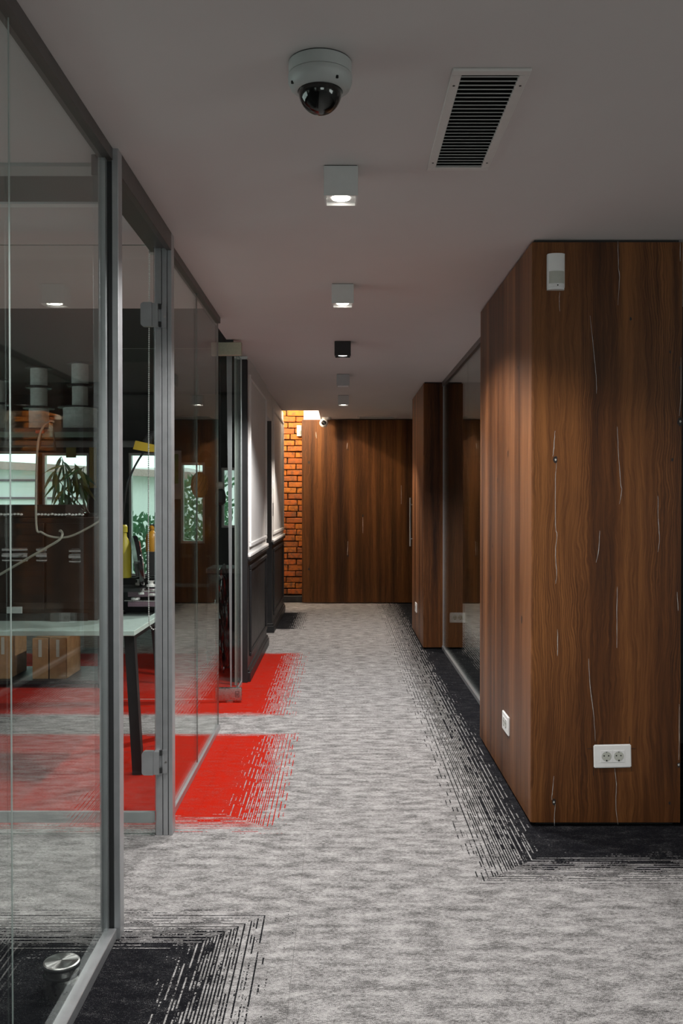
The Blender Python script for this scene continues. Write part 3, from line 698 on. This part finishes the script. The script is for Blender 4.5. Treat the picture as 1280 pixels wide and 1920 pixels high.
# ================================================================ SOCKETS
def socket(name, label, origin, ux, nrm, w=.160, h=.0995, roll=0.0, double=True):
    """origin = centre on the wall; ux = direction to the right on the wall; nrm = out of the wall"""
    o0 = Vector(origin); ux = Vector(ux); nrm = Vector(nrm); uz = Vector((0, 0, 1))
    if roll: R = Matrix.Rotation(roll, 3, nrm); ux = R @ ux; uz = R @ uz
    def Q(a, b_, c): return o0 + ux * a + uz * b_ + nrm * c
    t = thing(name, label, 'socket', origin)
    def slab(a0, a1, b0, b1, c0, c1, bev=0):
        b = newbm(); r = bmesh.ops.create_cube(b, size=1.0)
        if bev:
            for v in r['verts']: v.co = Vector((v.co.x * (a1 - a0), v.co.y * (b1 - b0), v.co.z * (c1 - c0)))
            bmesh.ops.bevel(b, geom=b.edges[:], offset=bev, segments=3, affect='EDGES')
            for v in b.verts: v.co = Q((a0 + a1) / 2 + v.co.x, (b0 + b1) / 2 + v.co.y, (c0 + c1) / 2 + v.co.z)
        else:
            for v in r['verts']: v.co = Q((a0 + a1) / 2 + v.co.x * (a1 - a0), (b0 + b1) / 2 + v.co.y * (b1 - b0), (c0 + c1) / 2 + v.co.z * (c1 - c0))
        bmesh.ops.recalc_face_normals(b, faces=b.faces[:]); return b
    pl = obj('cover_plate', slab(-w / 2, w / 2, -h / 2, h / 2, 0, .009, .004), M['plastic'], t)
    for cx in ((-.026, .026) if double else (0,)):
        ins = obj('insert', slab(cx - .0255, cx + .0255, -.0255, .0255, .004, .0105, .0008), M['plastic'], t)
        def disc(r, x, y, c, m, nm, seg=20):
            b = newbm(); b.faces.new([b.verts.new(Q(x + r * math.cos(2 * math.pi * k / seg), y + r * math.sin(2 * math.pi * k / seg), c)) for k in range(seg)])
            ret = bmesh.ops.extrude_face_region(b, geom=b.faces[:]); bmesh.ops.translate(b, verts=[v for v in ret['geom'] if isinstance(v, bmesh.types.BMVert)], vec=nrm * -.002)
            bmesh.ops.recalc_face_normals(b, faces=b.faces[:]); return obj(nm, b, m, ins)
        b = newbm(); n = 28
        A = [b.verts.new(Q(cx + .021 * math.cos(2 * math.pi * k / n), .021 * math.sin(2 * math.pi * k / n), .0109)) for k in range(n)]
        B_ = [b.verts.new(Q(cx + .0195 * math.cos(2 * math.pi * k / n), .0195 * math.sin(2 * math.pi * k / n), .0109)) for k in range(n)]
        for k in range(n): b.faces.new((A[k], A[(k + 1) % n], B_[(k + 1) % n], B_[k]))
        obj('well_rim', b, M['plasticgrey'], ins)
        disc(.0195, cx, 0, .01085, M['lens'], 'well')
        for dx in (-.0095, .0095): disc(.0030, cx + dx - .001, .003, .0113, M['hole'], 'contact_hole', 12)
        b = slab(cx - .002, cx + .002, .0165, .0195, .0095, .0115); obj('earth_clip', b, M['hole'], ins)
        b = slab(cx - .003, cx + .003, -.0205, -.0145, .0095, .0115); obj('earth_clip', b, M['hole'], ins)
    return t
socket('socket', 'white double socket on the front of the near wooden block', at(1147, 1417, 3.8995), (1, 0, 0), (0, -1, 0), roll=.021)
socket('socket.001', 'white double socket on the corridor side of the near wooden block', (.8065, 4.465, .308), (0, -1, 0), (-1, 0, 0), w=.165, h=.093)
socket('socket.002', 'small white socket on the corridor side of the far wooden block', (.7645, 9.35, .305), (0, -1, 0), (-1, 0, 0), w=.16, h=.10)
socket('socket.003', 'white double socket seen through the right glass wall', (1.085, 8.5795, .298), (1, 0, 0), (0, -1, 0), w=.145, h=.095)
# saw marks around the near socket
b = newbm(); pc = at(1147, 1417, 3.899)
for (a, c, e, g) in ((-.105, -.083, .030, .0315), (.083, .10, .030, .0315), (-.080, -.0785, -.085, -.052), (.074, .0755, .055, .083), (.082, .0835, -.065, -.048)):
    box(b, pc.x + a, pc.x + c, 3.8985, 3.8995, pc.z + e, pc.z + g)
tag(obj('saw_marks', b, M['knot'], B1), kind='stuff')

m = mat('spun_steel', (.86, .85, .84), .40, metal=1.0); M['spun'] = m
b_ = m.node_tree.nodes['Principled BSDF']; b_.inputs['Anisotropic'].default_value = .9
tg = m.node_tree.nodes.new('ShaderNodeTangent'); tg.direction_type = 'RADIAL'; tg.axis = 'Z'; m.node_tree.links.new(tg.outputs[0], b_.inputs['Tangent'])
# ================================================================ FLOOR STOP
fs = (-.790, 2.575)
t = thing('door_stop', 'round steel door stop on the carpet behind the near glass', 'door stop', (*fs, 0))
obj('body', lathe(newbm(), (*fs, 0), [(.045, 0), (.045, .054)], 40), M['steel'], t, smooth=True)
obj('rubber_ring', lathe(newbm(), (*fs, 0), [(.045, .054), (.0505, .056), (.0505, .062), (.045, .064)], 40), M['gasket'], t, smooth=True)
obj('neck', lathe(newbm(), (*fs, 0), [(.046, .064), (.046, .080)], 40), M['steel'], t, smooth=True)
obj('cap_ring', lathe(newbm(), (*fs, 0), [(.046, .080), (.0515, .081), (.0515, .088), (.049, .090)], 40), M['gasket'], t, smooth=True)
obj('cap', lathe(newbm(), (*fs, 0), [(.050, .088), (.050, .092), (.046, .094), (.001, .0955)], 40), M['spun'], t)

# ================================================================ WORKSHOP BEHIND THE GLASS
# glass topped table with splayed black legs
TZ = .739
t = thing('glass_table', 'frosted glass topped work table with slanting black legs', 'table', (-2.0, 5.0, 0))
obj('table_top', mbox(-3.1, -1.04, 4.60, 5.46, TZ - .026, TZ, bev=.002), M['tableglass'], t)
for (p, q) in (((-1.085, 4.70, TZ - .026), (-1.035, 4.66, 0)), ((-1.085, 5.34, TZ - .026), (-1.035, 5.40, 0)), ((-3.0, 4.70, TZ - .026), (-3.05, 4.66, 0)), ((-3.0, 5.34, TZ - .026), (-3.05, 5.40, 0))):
    b = newbm(); bar(b, (p[0], p[1], p[2]), (q[0], q[1], q[2] + .001), .05, .05, Vector((0, 1, 0))); obj('leg', b, M['blackmatt'], t)
obj('frame_bar', mbox(-1.11, -1.06, 4.68, 5.38, TZ - .056, TZ - .026), M['blackmatt'], t)
# machine on the table
mX0, mX1, mY = -2.6, -1.33, 4.98
t = thing('machine', 'dark brown bench machine standing on the glass table', 'machine', (-1.9, 5.1, TZ))
obj('body', mbox(mX0, mX1, mY + .02, 5.40, TZ, 1.30, bev=.004), M['machine'], t)
obj('top_housing', mbox(mX0, -1.50, mY + .02, 5.36, 1.30, 1.37, bev=.004), M['machine'], t)
for (a, c, e, g) in ((-1.86, -1.62, .80, 1.27), (-1.605, -1.35, .80, 1.27), (mX0, -1.88, .80, 1.27)):
    obj('panel', mbox(a, c, mY + .008, mY + .02, e, g, bev=.002), M['machine'], t)
obj('foot_rail', mbox(mX0 + .05, mX1 - .05, mY, mY + .02, TZ, .78), M['blackmatt'], t)
b = newbm()
for grp in (range(0, 8), range(12, 19), range(19, 26)):
    for k in grp:
        x = -1.87 + k * .0185
        lathe(b, (x, mY + .0, 1.318 + rnd.uniform(-.002, .002)), [(.0055, 0), (.0055, .02)], 8, 'Y')
obj('terminals', b, M['plastic'], t)['kind'] = 'stuff'
M['chrome'] = mat('chrome', (.85, .85, .86), .12, metal=1.0, grain=.02)
for (x0, x1, y) in ((6, 54, 1040), (70, 90, 1040), (131, 153, 1042)):
    a_, c_ = at(x0, y, mY), at(x1, y, mY); b = newbm()
    for dz, r in ((.028, .009), (-.002, .013), (-.030, .006)): tube(b, [(a_.x, mY - .012, a_.z + dz), (c_.x, mY - .012, a_.z + dz)], r, 10, False)
    box(b, a_.x + .01, c_.x - .01, mY - .004, mY + .012, a_.z - .04, a_.z + .04)
    obj('roller', b, M['chrome'], t, smooth=True)
a_, c_ = at(13, 1138, mY), at(41, 1150, mY); obj('label_plate', mbox(a_.x, c_.x, mY - .003, mY + .008, c_.z, a_.z), M['paper'], t)
a_, c_ = at(94, 1150, mY - .03), at(129, 1168, mY - .03); obj('junction_box', mbox(a_.x, c_.x, mY - .03, mY, c_.z, a_.z), M['greypaint'], t)
# cables in front of the machine
Yc = 4.90
t = tag(obj('cable', tube(newbm(), [at(101, 791, 4.98), at(92, 790, 4.95), at(76, 810, Yc), at(69, 860, Yc), at(68, 983, Yc), at(78, 998, Yc), at(100, 1007, Yc), at(130, 1006, Yc), at(165, 990, Yc), at(200, 968, Yc)], .0055), M['cable']),
        'pale grey cable drooping in a loop in front of the machine', 'cable')
tag(obj('cable.001', tube(newbm(), [at(-12, 1084, Yc - .03), at(40, 1054, Yc - .03), at(85, 1028, Yc - .03), at(110, 1013, Yc - .025), at(117, 1002, Yc), at(114, 995, 4.97), at(112, 996, 4.99)], .0065), M['cable']),
    'thicker pale cable running up to the machine from the left', 'cable')
# rack with reels
t = thing('storage_rack', 'black storage rack carrying cable reels and cartons', 'rack', (-2.3, 7.1, 0))
RZ = at(100, 803, 6.85).z
obj('shelf_board', mbox(-3.15, -1.78, 6.80, 7.4, RZ - .03, RZ), M['blackmatt'], t)
obj('shelf_board', mbox(-3.15, -1.78, 6.80, 7.4, .03, .055), M['blackmatt'], t)
for x in (-3.15, -1.81):
    for y in (6.80, 7.37): obj('upright', mbox(x, x + .03, y, y + .03, 0, RZ - .03), M['blackmatt'], t)
reel_specs = [('lower left', 91 - 18, 36, 797, 757, .0), ('middle left', 72, 30, 755, 723, .0), ('top left', 74, 32, 715, 684, .0),
              ('bottom right', 152, 62, 797, 760, .0), ('middle right', 147, 27, 752, 720, .0), ('top right', 146, 30, 712, 677, .0)]
def reel(name, label, cx, wpx, z0, z1, Y):
    r = wpx / 2 / F * Y; R = r * 1.55 if wpx < 50 else r * 1.3
    t = thing(name, label, 'cable reel', (cx, Y, z0), group='reels of white wire on the rack')
    h = z1 - z0; fl = .008
    prof = [(r * .97, fl)]
    n = 14
    for k in range(n):
        zz = fl + (h - 2 * fl) * (k + .5) / n; prof += [(r * (1.0 + rnd.uniform(-.01, .012)), zz), (r * .985, zz + (h - 2 * fl) / n * .48)]
    obj('winding', lathe(newbm(), (cx, Y, z0), prof, 28), M['wire'], t)
    obj('flange', lathe(newbm(), (cx, Y, z0), [(R, 0), (R, fl)], 32), M['blackmatt'], t)
    obj('flange', lathe(newbm(), (cx, Y, z0 + h - fl), [(R, 0), (R, fl)], 32), M['blackmatt'], t)
    return t
YR = 7.10; z = RZ
def stack(px, ws, hs, labels):
    z = RZ; cx = at(px, 750, YR).x
    for k, (w_, h_, lb) in enumerate(zip(ws, hs, labels)):
        hh = h_ / F * YR; reel('wire_reel', lb, cx, w_, z, z + hh, YR); z += hh
stack(73, (37, 31, 31), (43, 38, 37), ('lowest white wire reel of the stack beside the glass joint', 'middle white wire reel of the stack beside the glass joint', 'top white wire reel of the stack beside the glass joint'))
stack(150, (62, 29, 31), (44, 40, 42), ('wide white wire reel at the bottom of the stack beside the near post', 'middle slim white wire reel of the stack beside the near post', 'top slim white wire reel of the stack beside the near post'))
stack(-8, (34, 32), (50, 45), ('lower white wire reel cut by the frame edge', 'upper white wire reel cut by the frame edge'))
for k, (a, b_, lb) in enumerate(((-4, 20, 'tall brown carton under the rack at the frame edge'), (63, 92, 'brown carton under the rack, left of a pair'), (95, 126, 'brown carton under the rack, right of a pair'))):
    p, q = at(a, 1200, 6.9), at(b_, 1200, 6.9); zt = .36 if k else .38
    t = thing('carton', lb, 'carton', (p.x, 6.9, .055), group='cartons on the rack base')
    obj('box', mbox(p.x, q.x, 6.87, 7.25, .055, zt, bev=.002), M['carton'], t)
    obj('tape', mbox((p.x + q.x) / 2 - .012, (p.x + q.x) / 2 + .012, 6.868, 6.87, zt - .14, zt - .01), M['lens'], t)
# orange clip + brown cable loop hanging in front of the rack
tag(obj('cable.002', tube(newbm(), [at(74, 845, 6.79), at(78, 812, 6.794), at(87, 796, 6.81), at(97, 797, 6.81), at(104, 845, 6.79)], .007), M['stem']), 'brown cable loop hanging from the rack edge', 'cable')
tag(obj('clip', mbox(at(65, 0, 6.8).x, at(80, 0, 6.8).x, 6.775, 6.805, at(70, 813, 6.8).z, at(70, 807, 6.8).z, bev=.003), M['red']), 'red clip on the brown hanging cable', 'clip')
# plant
px0 = Vector((-1.452, 5.28, 1.30))
t = thing('potted_plant', 'drooping green plant in a low black dish on the bench machine', 'plant', px0)
obj('dish', lathe(newbm(), px0, [(.030, 0), (.042, .014), (.044, .022), (.038, .022), (.03, .012)], 24), M['blackmatt'], t, smooth=True)
lf = newbm(); lo = newbm(); stems = newbm()
def leaf(bm, p, d, L, wd):
    d = d.normalized(); s = d.cross(Vector((rnd.uniform(-.3, .3), 1, rnd.uniform(-.2, .2)))).normalized(); pr = []
    for k in range(6):
        f = k / 5; c = p + d * L * f + Vector((0, 0, -.35 * L * f * f)); w_ = wd * math.sin(math.pi * min(.97, f * .93 + .05)) / 2
        pr.append((bm.verts.new(c - s * w_), bm.verts.new(c + s * w_ + Vector((0, -.004, .003)))))
    for a, c in zip(pr, pr[1:]): bm.faces.new((a[0], a[1], c[1], c[0]))
for path in ([(159, 958), (156, 945), (150, 920), (143, 895), (140, 875)], [(162, 960), (158, 946), (145, 925), (132, 905), (122, 880), (115, 862)], [(157, 960), (140, 940), (125, 925), (110, 905), (104, 885)],
             [(160, 958), (155, 938), (153, 905), (158, 880)], [(154, 962), (140, 950), (125, 935), (112, 928)]):
    pts = [px0 + Vector((rnd.uniform(-.015, .015), rnd.uniform(-.015, .015), .012))] + [at(x, y - 6, 5.28 + rnd.uniform(-.06, .06)) for x, y in path]
    tube(stems, pts, .0042, 6, True, .0016)
    P = smooth_path(pts)
    for p in P[int(len(P) * .62)::2]:
        for _ in range(2):
            leaf(lf if rnd.random() < .6 else lo, p, Vector((rnd.uniform(-1, .8), rnd.uniform(-.5, .5), rnd.uniform(-1.6, .1))), rnd.uniform(.075, .14), rnd.uniform(.013, .023))
obj('stems', stems, M['stem'], t)
tag(obj('foliage', lf, M['leaf'], t), kind='stuff'); tag(obj('foliage', lo, M['leafolive'], t), kind='stuff', label='olive brown leaves')
# things near the rear wall
a_, c_ = at(124, 826, BY - .01), at(181, 915, BY - .01)
t = thing('yellow_board', 'yellow board fixed beside the plant window', 'board', (a_.x, BY, c_.z))
e_ = at(143, 858, BY); g_ = at(168, 826, BY)
obj('panel', mbox(a_.x, e_.x, BY - .02, BY, e_.z, a_.z, bev=.002), M['olive'], t); obj('panel', mbox(g_.x, c_.x, BY - .02, BY, c_.z, a_.z, bev=.002), M['yellow'], t); obj('strip', mbox(e_.x, g_.x, BY - .012, BY - .004, a_.z - .07, a_.z - .05), M['plasticgrey'], t)
a_, c_ = at(302, 845, BY), at(341, 936, BY)
t = thing('framed_print', 'grey framed green print hanging on the rear wall', 'picture', (a_.x, BY, c_.z))
obj('frame', mbox(a_.x, c_.x, BY - .025, BY, c_.z, a_.z, bev=.003), M['paper'], t); obj('print', mbox(a_.x + .04, c_.x - .035, BY - .027, BY - .025, c_.z + .18, a_.z - .04), M['green'], t)
t = thing('window_pelmet', 'long pale pelmet above the workshop windows', 'pelmet', (-2.9, BY, 2.0))
zt = at(100, 826, BY - .1).z
obj('cassette', mbox(-4.9, -2.32, BY - .12, BY - .022, zt - .075, zt, bev=.02, seg=3), M['plasticgrey'], t, smooth=True)
# gooseneck lamp, bottles, wrapped reel and tray rack on the table behind the post
Yb = 5.30
t = thing('task_lamp', 'black gooseneck lamp with yellow shade seen between the posts', 'lamp', (at(223, 1140, Yb).x, Yb, TZ))
bx = at(223, 1140, Yb).x
obj('base', lathe(newbm(), (bx, Yb, TZ), [(.040, 0), (.040, .012), (.015, .02)], 24), M['blackmatt'], t, smooth=True)
obj('neck', tube(newbm(), [(bx, Yb, TZ + .02), at(224, 1040, Yb + .06), at(231, 960, Yb + .06), at(240, 905, Yb), at(258, 865, Yb), at(281, 832, Yb)], .006), M['blackmatt'], t, smooth=True)
b = newbm(); A, Bp = at(285, 815, Yb), at(268, 838, Yb)
prism(b, [at(249, 842, Yb - .05), at(254, 826, Yb - .05), at(290, 834, Yb - .05), at(300, 848, Yb - .05), at(272, 846, Yb - .05)], (0, .10, 0)); obj('shade', b, M['yellow'], t)
obj('head', tube(newbm(), [at(272, 838, Yb), at(285, 816, Yb), at(298, 826, Yb)], .03, 12, True, .02), M['blackmatt'], t, smooth=True)
t = thing('tray_rack', 'black tray rack with pale and mauve trays on the table', 'rack', (at(262, 1140, Yb).x, Yb, TZ))
xa, xb = at(228, 1100, Yb).x, at(300, 1100, Yb).x
obj('frame', mbox(xa, xb, 5.36, 5.40, TZ, at(0, 1085, Yb).z), M['blackmatt'], t)
obj('frame', mbox(at(276, 0, Yb).x, xb, 5.24, 5.40, at(0, 1078, Yb).z, at(0, 1034, Yb).z), M['blackmatt'], t)
pz = at(258, 1052, 5.22).z - .147
obj('deck', mbox(xa, at(272, 0, Yb).x, 5.12, 5.36, pz - .02, pz), M['blackmatt'], t)
for k, (y, m_) in enumerate(((1128, 'purple'), (1110, 'purple'))):
    zz = at(0, y, Yb).z; obj('tray', mbox(at(245, 0, Yb).x, xb, 5.18, 5.36, zz - .016, zz + .016, bev=.003), M[m_], t); obj('rod', tube(newbm(), [(at(240, 0, Yb).x, 5.17, zz + .02), (xb, 5.17, zz + .018)], .003, 8, False), M['steel'], t)
for (x, y) in ((262, 1091), (283, 1094), (266, 1108), (287, 1110), (254, 1118)):
    p = at(x, y, 5.2); obj('spool', lathe(newbm(), (p.x, 5.2, p.z - .018), [(.026, 0), (.026, .012), (.014, .014), (.014, .03), (.022, .032)], 14), M['plastic'], t, smooth=True)
def bottle(name, label, px, ybot, ytop, wpx, Y, m_):
    p = at(px, ybot, Y); h = at(px, ytop, Y).z - p.z; r = wpx / 2 / F * Y
    t = thing(name, label, 'bottle', p)
    obj('body', lathe(newbm(), p, [(r * .95, 0), (r, .01), (r, h * .52), (r * .85, h * .66), (r * .36, h * .78), (r * .34, h * .86)], 24), m_, t, smooth=True)
    obj('cap', lathe(newbm(), p, [(r * .46, h * .86), (r * .46, h * .97), (r * .3, h)], 16), m_, t, smooth=True)
    return t, p, h, r
bottle('bottle', 'olive yellow bottle behind the near aluminium post', 233, 1083, 984, 27, 5.19, M['olive'])
t, p, h, r = bottle('spray_bottle', 'amber spray bottle on the tray rack', 285, 1034, 985, 24, 5.32, M['orange'])
b = newbm(); box(b, p.x - .012, p.x + .04, p.y - .012, p.y + .012, p.z + h * .92, p.z + h * 1.04, bev=.004); bar(b, (p.x + .03, p.y, p.z + h * .95), (p.x + .042, p.y, p.z + h * .74), .008, .01); obj('trigger', b, M['blackmatt'], t)
p = at(258, 1052, 5.22); RR = .145
t = thing('wrapped_reel', 'black reel in clear wrap standing on edge behind the posts', 'reel', (p.x, 5.22, p.z - RR))
def tilt(b):
    bmesh.ops.rotate(b, verts=b.verts[:], cent=p, matrix=Matrix.Rotation(math.radians(18), 3, 'Z') @ Matrix.Rotation(math.radians(-7), 3, 'Y')); return b
obj('disc', tilt(lathe(newbm(), p, [(RR, -.012), (RR * 1.01, 0), (RR, .012), (RR * .4, .016), (RR * .2, .02)], 36, 'X')), M['blackgloss'], t, smooth=True)
obj('hub', tilt(lathe(newbm(), p + Vector((.02, 0, 0)), [(.05, 0), (.05, .008), (.03, .01)], 24, 'X')), M['steel'], t, smooth=True)
b = newbm()
for k in range(7):
    a = k * .9 + .3; bar(b, p + Vector((.022, .06 * math.cos(a), .06 * math.sin(a))), p + Vector((.018, .135 * math.cos(a), .135 * math.sin(a))), .006, .006)
obj('spoke', tilt(b), M['steel'], t)
# beaded blind chain + bracket
t = thing('blind_chain', 'white beaded blind chain hanging from a small bracket between the posts', 'chain', at(287, 463, 4.0))
Yk = 4.0; top = at(280, 462, Yk)
obj('bracket', mbox(at(279, 0, Yk).x, at(297, 0, Yk).x, 3.98, 4.02, at(0, 476, Yk).z, at(0, 448, Yk).z, bev=.002), M['plasticgrey'], t)
b = newbm(); pts = smooth_path([top, at(279, 700, Yk), at(278, 1000, Yk), at(279, 1150, Yk), at(281, 1172, Yk), at(287, 1180, Yk), at(295, 1176, Yk), at(299, 1160, Yk + .02), at(301, 900, Yk + .03), at(300, 470, Yk + .02)], 40)
acc = 0.0; last = pts[0]; step = .0085
for q in pts[1:]:
    seg = (q - last).length
    while acc + seg >= step:
        f_ = (step - acc) / seg; last = last.lerp(q, f_); seg = (q - last).length; acc = 0
        r = bmesh.ops.create_icosphere(b, subdivisions=1, radius=.0036); bmesh.ops.translate(b, verts=r['verts'], vec=last)
    acc += seg; last = q
tag(obj('beads', b, M['rim'], t, smooth=True, angle=180), kind='stuff')
tube_b = tube(newbm(), pts[::6], .0009, 4, False); obj('cord', tube_b, M['plastic'], t)
# ---- things seen past the pivot door
p = at(374, 909, 9.0)
t = thing('woven_pendant', 'round amber woven pendant lamp hanging in the workshop', 'pendant lamp', (p.x, 9.0, CZ + .12))
r_ = 15 / F * 9.0; hh = 24 / F * 9.0
obj('shade', lathe(newbm(), (p.x, 9.0, p.z), [(r_ * .5, -hh), (r_ * .85, -hh * .7), (r_, 0), (r_ * .85, hh * .62), (r_ * .35, hh)], 24), M['wicker'], t, smooth=True)
b = newbm()
for k in range(12):
    pts = []
    for s in range(7):
        f_ = s / 6; ang = k * math.pi / 6 + f_ * 1.6; zz = -hh * .95 + 1.9 * hh * f_; rr = r_ * 1.03 * math.sqrt(max(.12, 1 - (abs(zz) / hh) ** 2.2)); pts.append((p.x + rr * math.cos(ang), 9.0 + rr * math.sin(ang), p.z + zz))
    tube(b, pts, .006, 5, False)
obj('ribs', b, M['orange'], t)
obj('cord', tube(newbm(), [(p.x, 9.0, p.z + hh), (p.x, 9.0, CZ + .12)], .004, 6, False), M['blackmatt'], t)
Yd = 7.6
t = thing('equipment_case', 'tall black equipment case behind the pivot door', 'case', (at(420, 1290, Yd).x, Yd, 0))
obj('body', mbox(at(385, 0, Yd).x, at(438, 0, Yd).x, Yd, Yd + .4, 0, at(0, 1075, Yd).z, bev=.006), M['blackmatt'], t)
obj('lid', mbox(at(384, 0, Yd).x, at(439, 0, Yd).x, Yd - .01, Yd + .41, at(0, 1075, Yd).z, at(0, 1066, Yd).z, bev=.004), M['greypaint'], t)
b = newbm(); bmesh.ops.create_icosphere(b, subdivisions=4, radius=1.0)
pc = at(417, 1190, Yd - .22)
for v in b.verts:
    n_ = .75 + .25 * math.sin(v.co.x * 7 + 3 * v.co.z) * math.cos(v.co.z * 9 + v.co.y * 5) + rnd.uniform(-.12, .12)
    v.co = Vector((pc.x + v.co.x * .075 * n_, Yd - .19 + v.co.y * .13 * n_, pc.z + v.co.z * .46 * (.9 + .1 * n_)))
zmin = min(v.co.z for v in b.verts)
for v in b.verts: v.co.z = max(.001, v.co.z - zmin - .02)
tag(obj('plastic_wrap', b, M['film']), 'crumpled clear plastic wrap standing against the black case', 'plastic wrap')
Yh = 7.3
p = at(413, 934, Yh)
t = thing('hanging_pouch', 'black rounded pouch hanging behind the pivot door', 'pouch', (p.x, Yh, CZ + .12))
obj('bag', lathe(newbm(), p, [(.012, .075), (.035, .06), (.045, .02), (.042, -.035), (.02, -.055)], 20), M['blackmatt'], t, smooth=True)
obj('strap', tube(newbm(), [p + Vector((0, 0, .07)), (p.x, Yh, CZ + .12)], .003, 6, False), M['blackmatt'], t)
obj('tag', mbox(p.x - .03, p.x + .035, Yh - .02, Yh, p.z + .075, p.z + .13, bev=.012), M['lens'], t)
# pale hanging strap and lath
Ys = 6.75
b = newbm(); prism(b, [at(424, 640, Ys), at(434.5, 640, Ys), at(434, 1288, Ys), at(431.5, 1288, Ys)], (0, .012, 0))
for v in b.verts: v.co.z = max(.0, v.co.z) if v.co.z < .4 else (CZ + .12 if v.co.z > 2.3 else v.co.z)
tag(obj('hanging_strap', b, mat('pale_webbing', (.26, .27, .285), .6, grain=.05)), 'pale grey tapering strap hanging behind the pivot door', 'strap')
b = mbox(at(438, 0, 6.9).x, at(444, 0, 6.9).x, 6.9, 6.93, 0, at(0, 672, 6.9).z, bev=.002)
tag(obj('lath', b, mat('pale_lath', (.30, .33, .31), .6, grain=.1)), 'pale upright lath beside the black wall end', 'lath')

# ================================================================ OUTDOORS (beyond the workshop windows)
tag(obj('ground', mbox(-14, -1.4, 10.85, 30, -.4, -.3), M['lawn']), 'green lawn outside the workshop windows', 'lawn', kind='structure')
t = thing('white_house', 'white rendered house with pinkish roof outside the windows', 'house', (-4.5, 15.5, -.3))
obj('wall', mbox(-9.0, -2.6, 15.5, 19, -.3, 1.95), M['housewall'], t)
b = newbm(); prism(b, [(-9.3, 15.2, 2.1), (-2.5, 15.2, 1.76), (-2.5, 15.2, 1.87), (-9.3, 15.2, 2.25)], (0, 4.2, 0)); obj('roof', b, M['roof'], t)
for zz in (1.72, 1.42): obj('fascia_band', mbox(-9.0, -4.0, 15.46, 15.5, zz, zz + .035), M['purple'], t)
t = thing('white_house.001', 'pale gabled house outside the small high window', 'house', (-2.0, 17, -.3))
b = newbm(); prism(b, [(-2.25, 17, -.3), (-1.5, 17, -.3), (-1.5, 17, 1.7), (-1.9, 17, 2.12), (-2.25, 17, 1.75)], (0, 3, 0)); obj('wall', b, M['housewall'], t)
b = newbm(); bar(b, (-2.35, 16.9, 1.66), (-1.88, 16.9, 2.2), .06, .3); bar(b, (-1.92, 16.9, 2.2), (-1.4, 16.9, 1.65), .06, .3); obj('roof', b, M['plasticgrey'], t)
def bush(name, label, cx, cy, z0, rx, rz, n):
    b = newbm()
    for _ in range(n):
        a = rnd.uniform(0, 6.28); q = Vector((cx + rx * rnd.uniform(-1, 1), cy + .3 * rnd.uniform(-1, 1), z0 + rz * rnd.random() ** .8)); d_ = Vector((math.cos(a), rnd.uniform(-.3, .3), abs(math.sin(a)) + .3)).normalized() * rnd.uniform(.06, .14)
        s = d_.cross(Vector((0, 1, .2))).normalized() * .022
        vs = [b.verts.new(q), b.verts.new(q + d_ * .5 + s), b.verts.new(q + d_), b.verts.new(q + d_ * .5 - s)]; b.faces.new(vs)
    t = thing(name, label, 'bush', (cx, cy, -.3), group='bushes outside the windows')
    tag(obj('foliage', b, M['hedge'], t), kind='stuff')
    obj('stem', tube(newbm(), [(cx, cy, -.3), (cx, cy, z0 + rz * .5)], .02, 6, False), M['stem'], t)
bush('bush', 'loose green bush outside the tall window between the posts', -2.75, 12.6, -.2, .55, 1.35, 900)
bush('bush.001', 'green bush outside the window behind the woven lamp', -2.15, 13.6, .6, .5, 1.1, 700)
bush('bush.002', 'green bush outside the window behind the plant', -4.4, 12.8, -.2, .8, 1.1, 700)
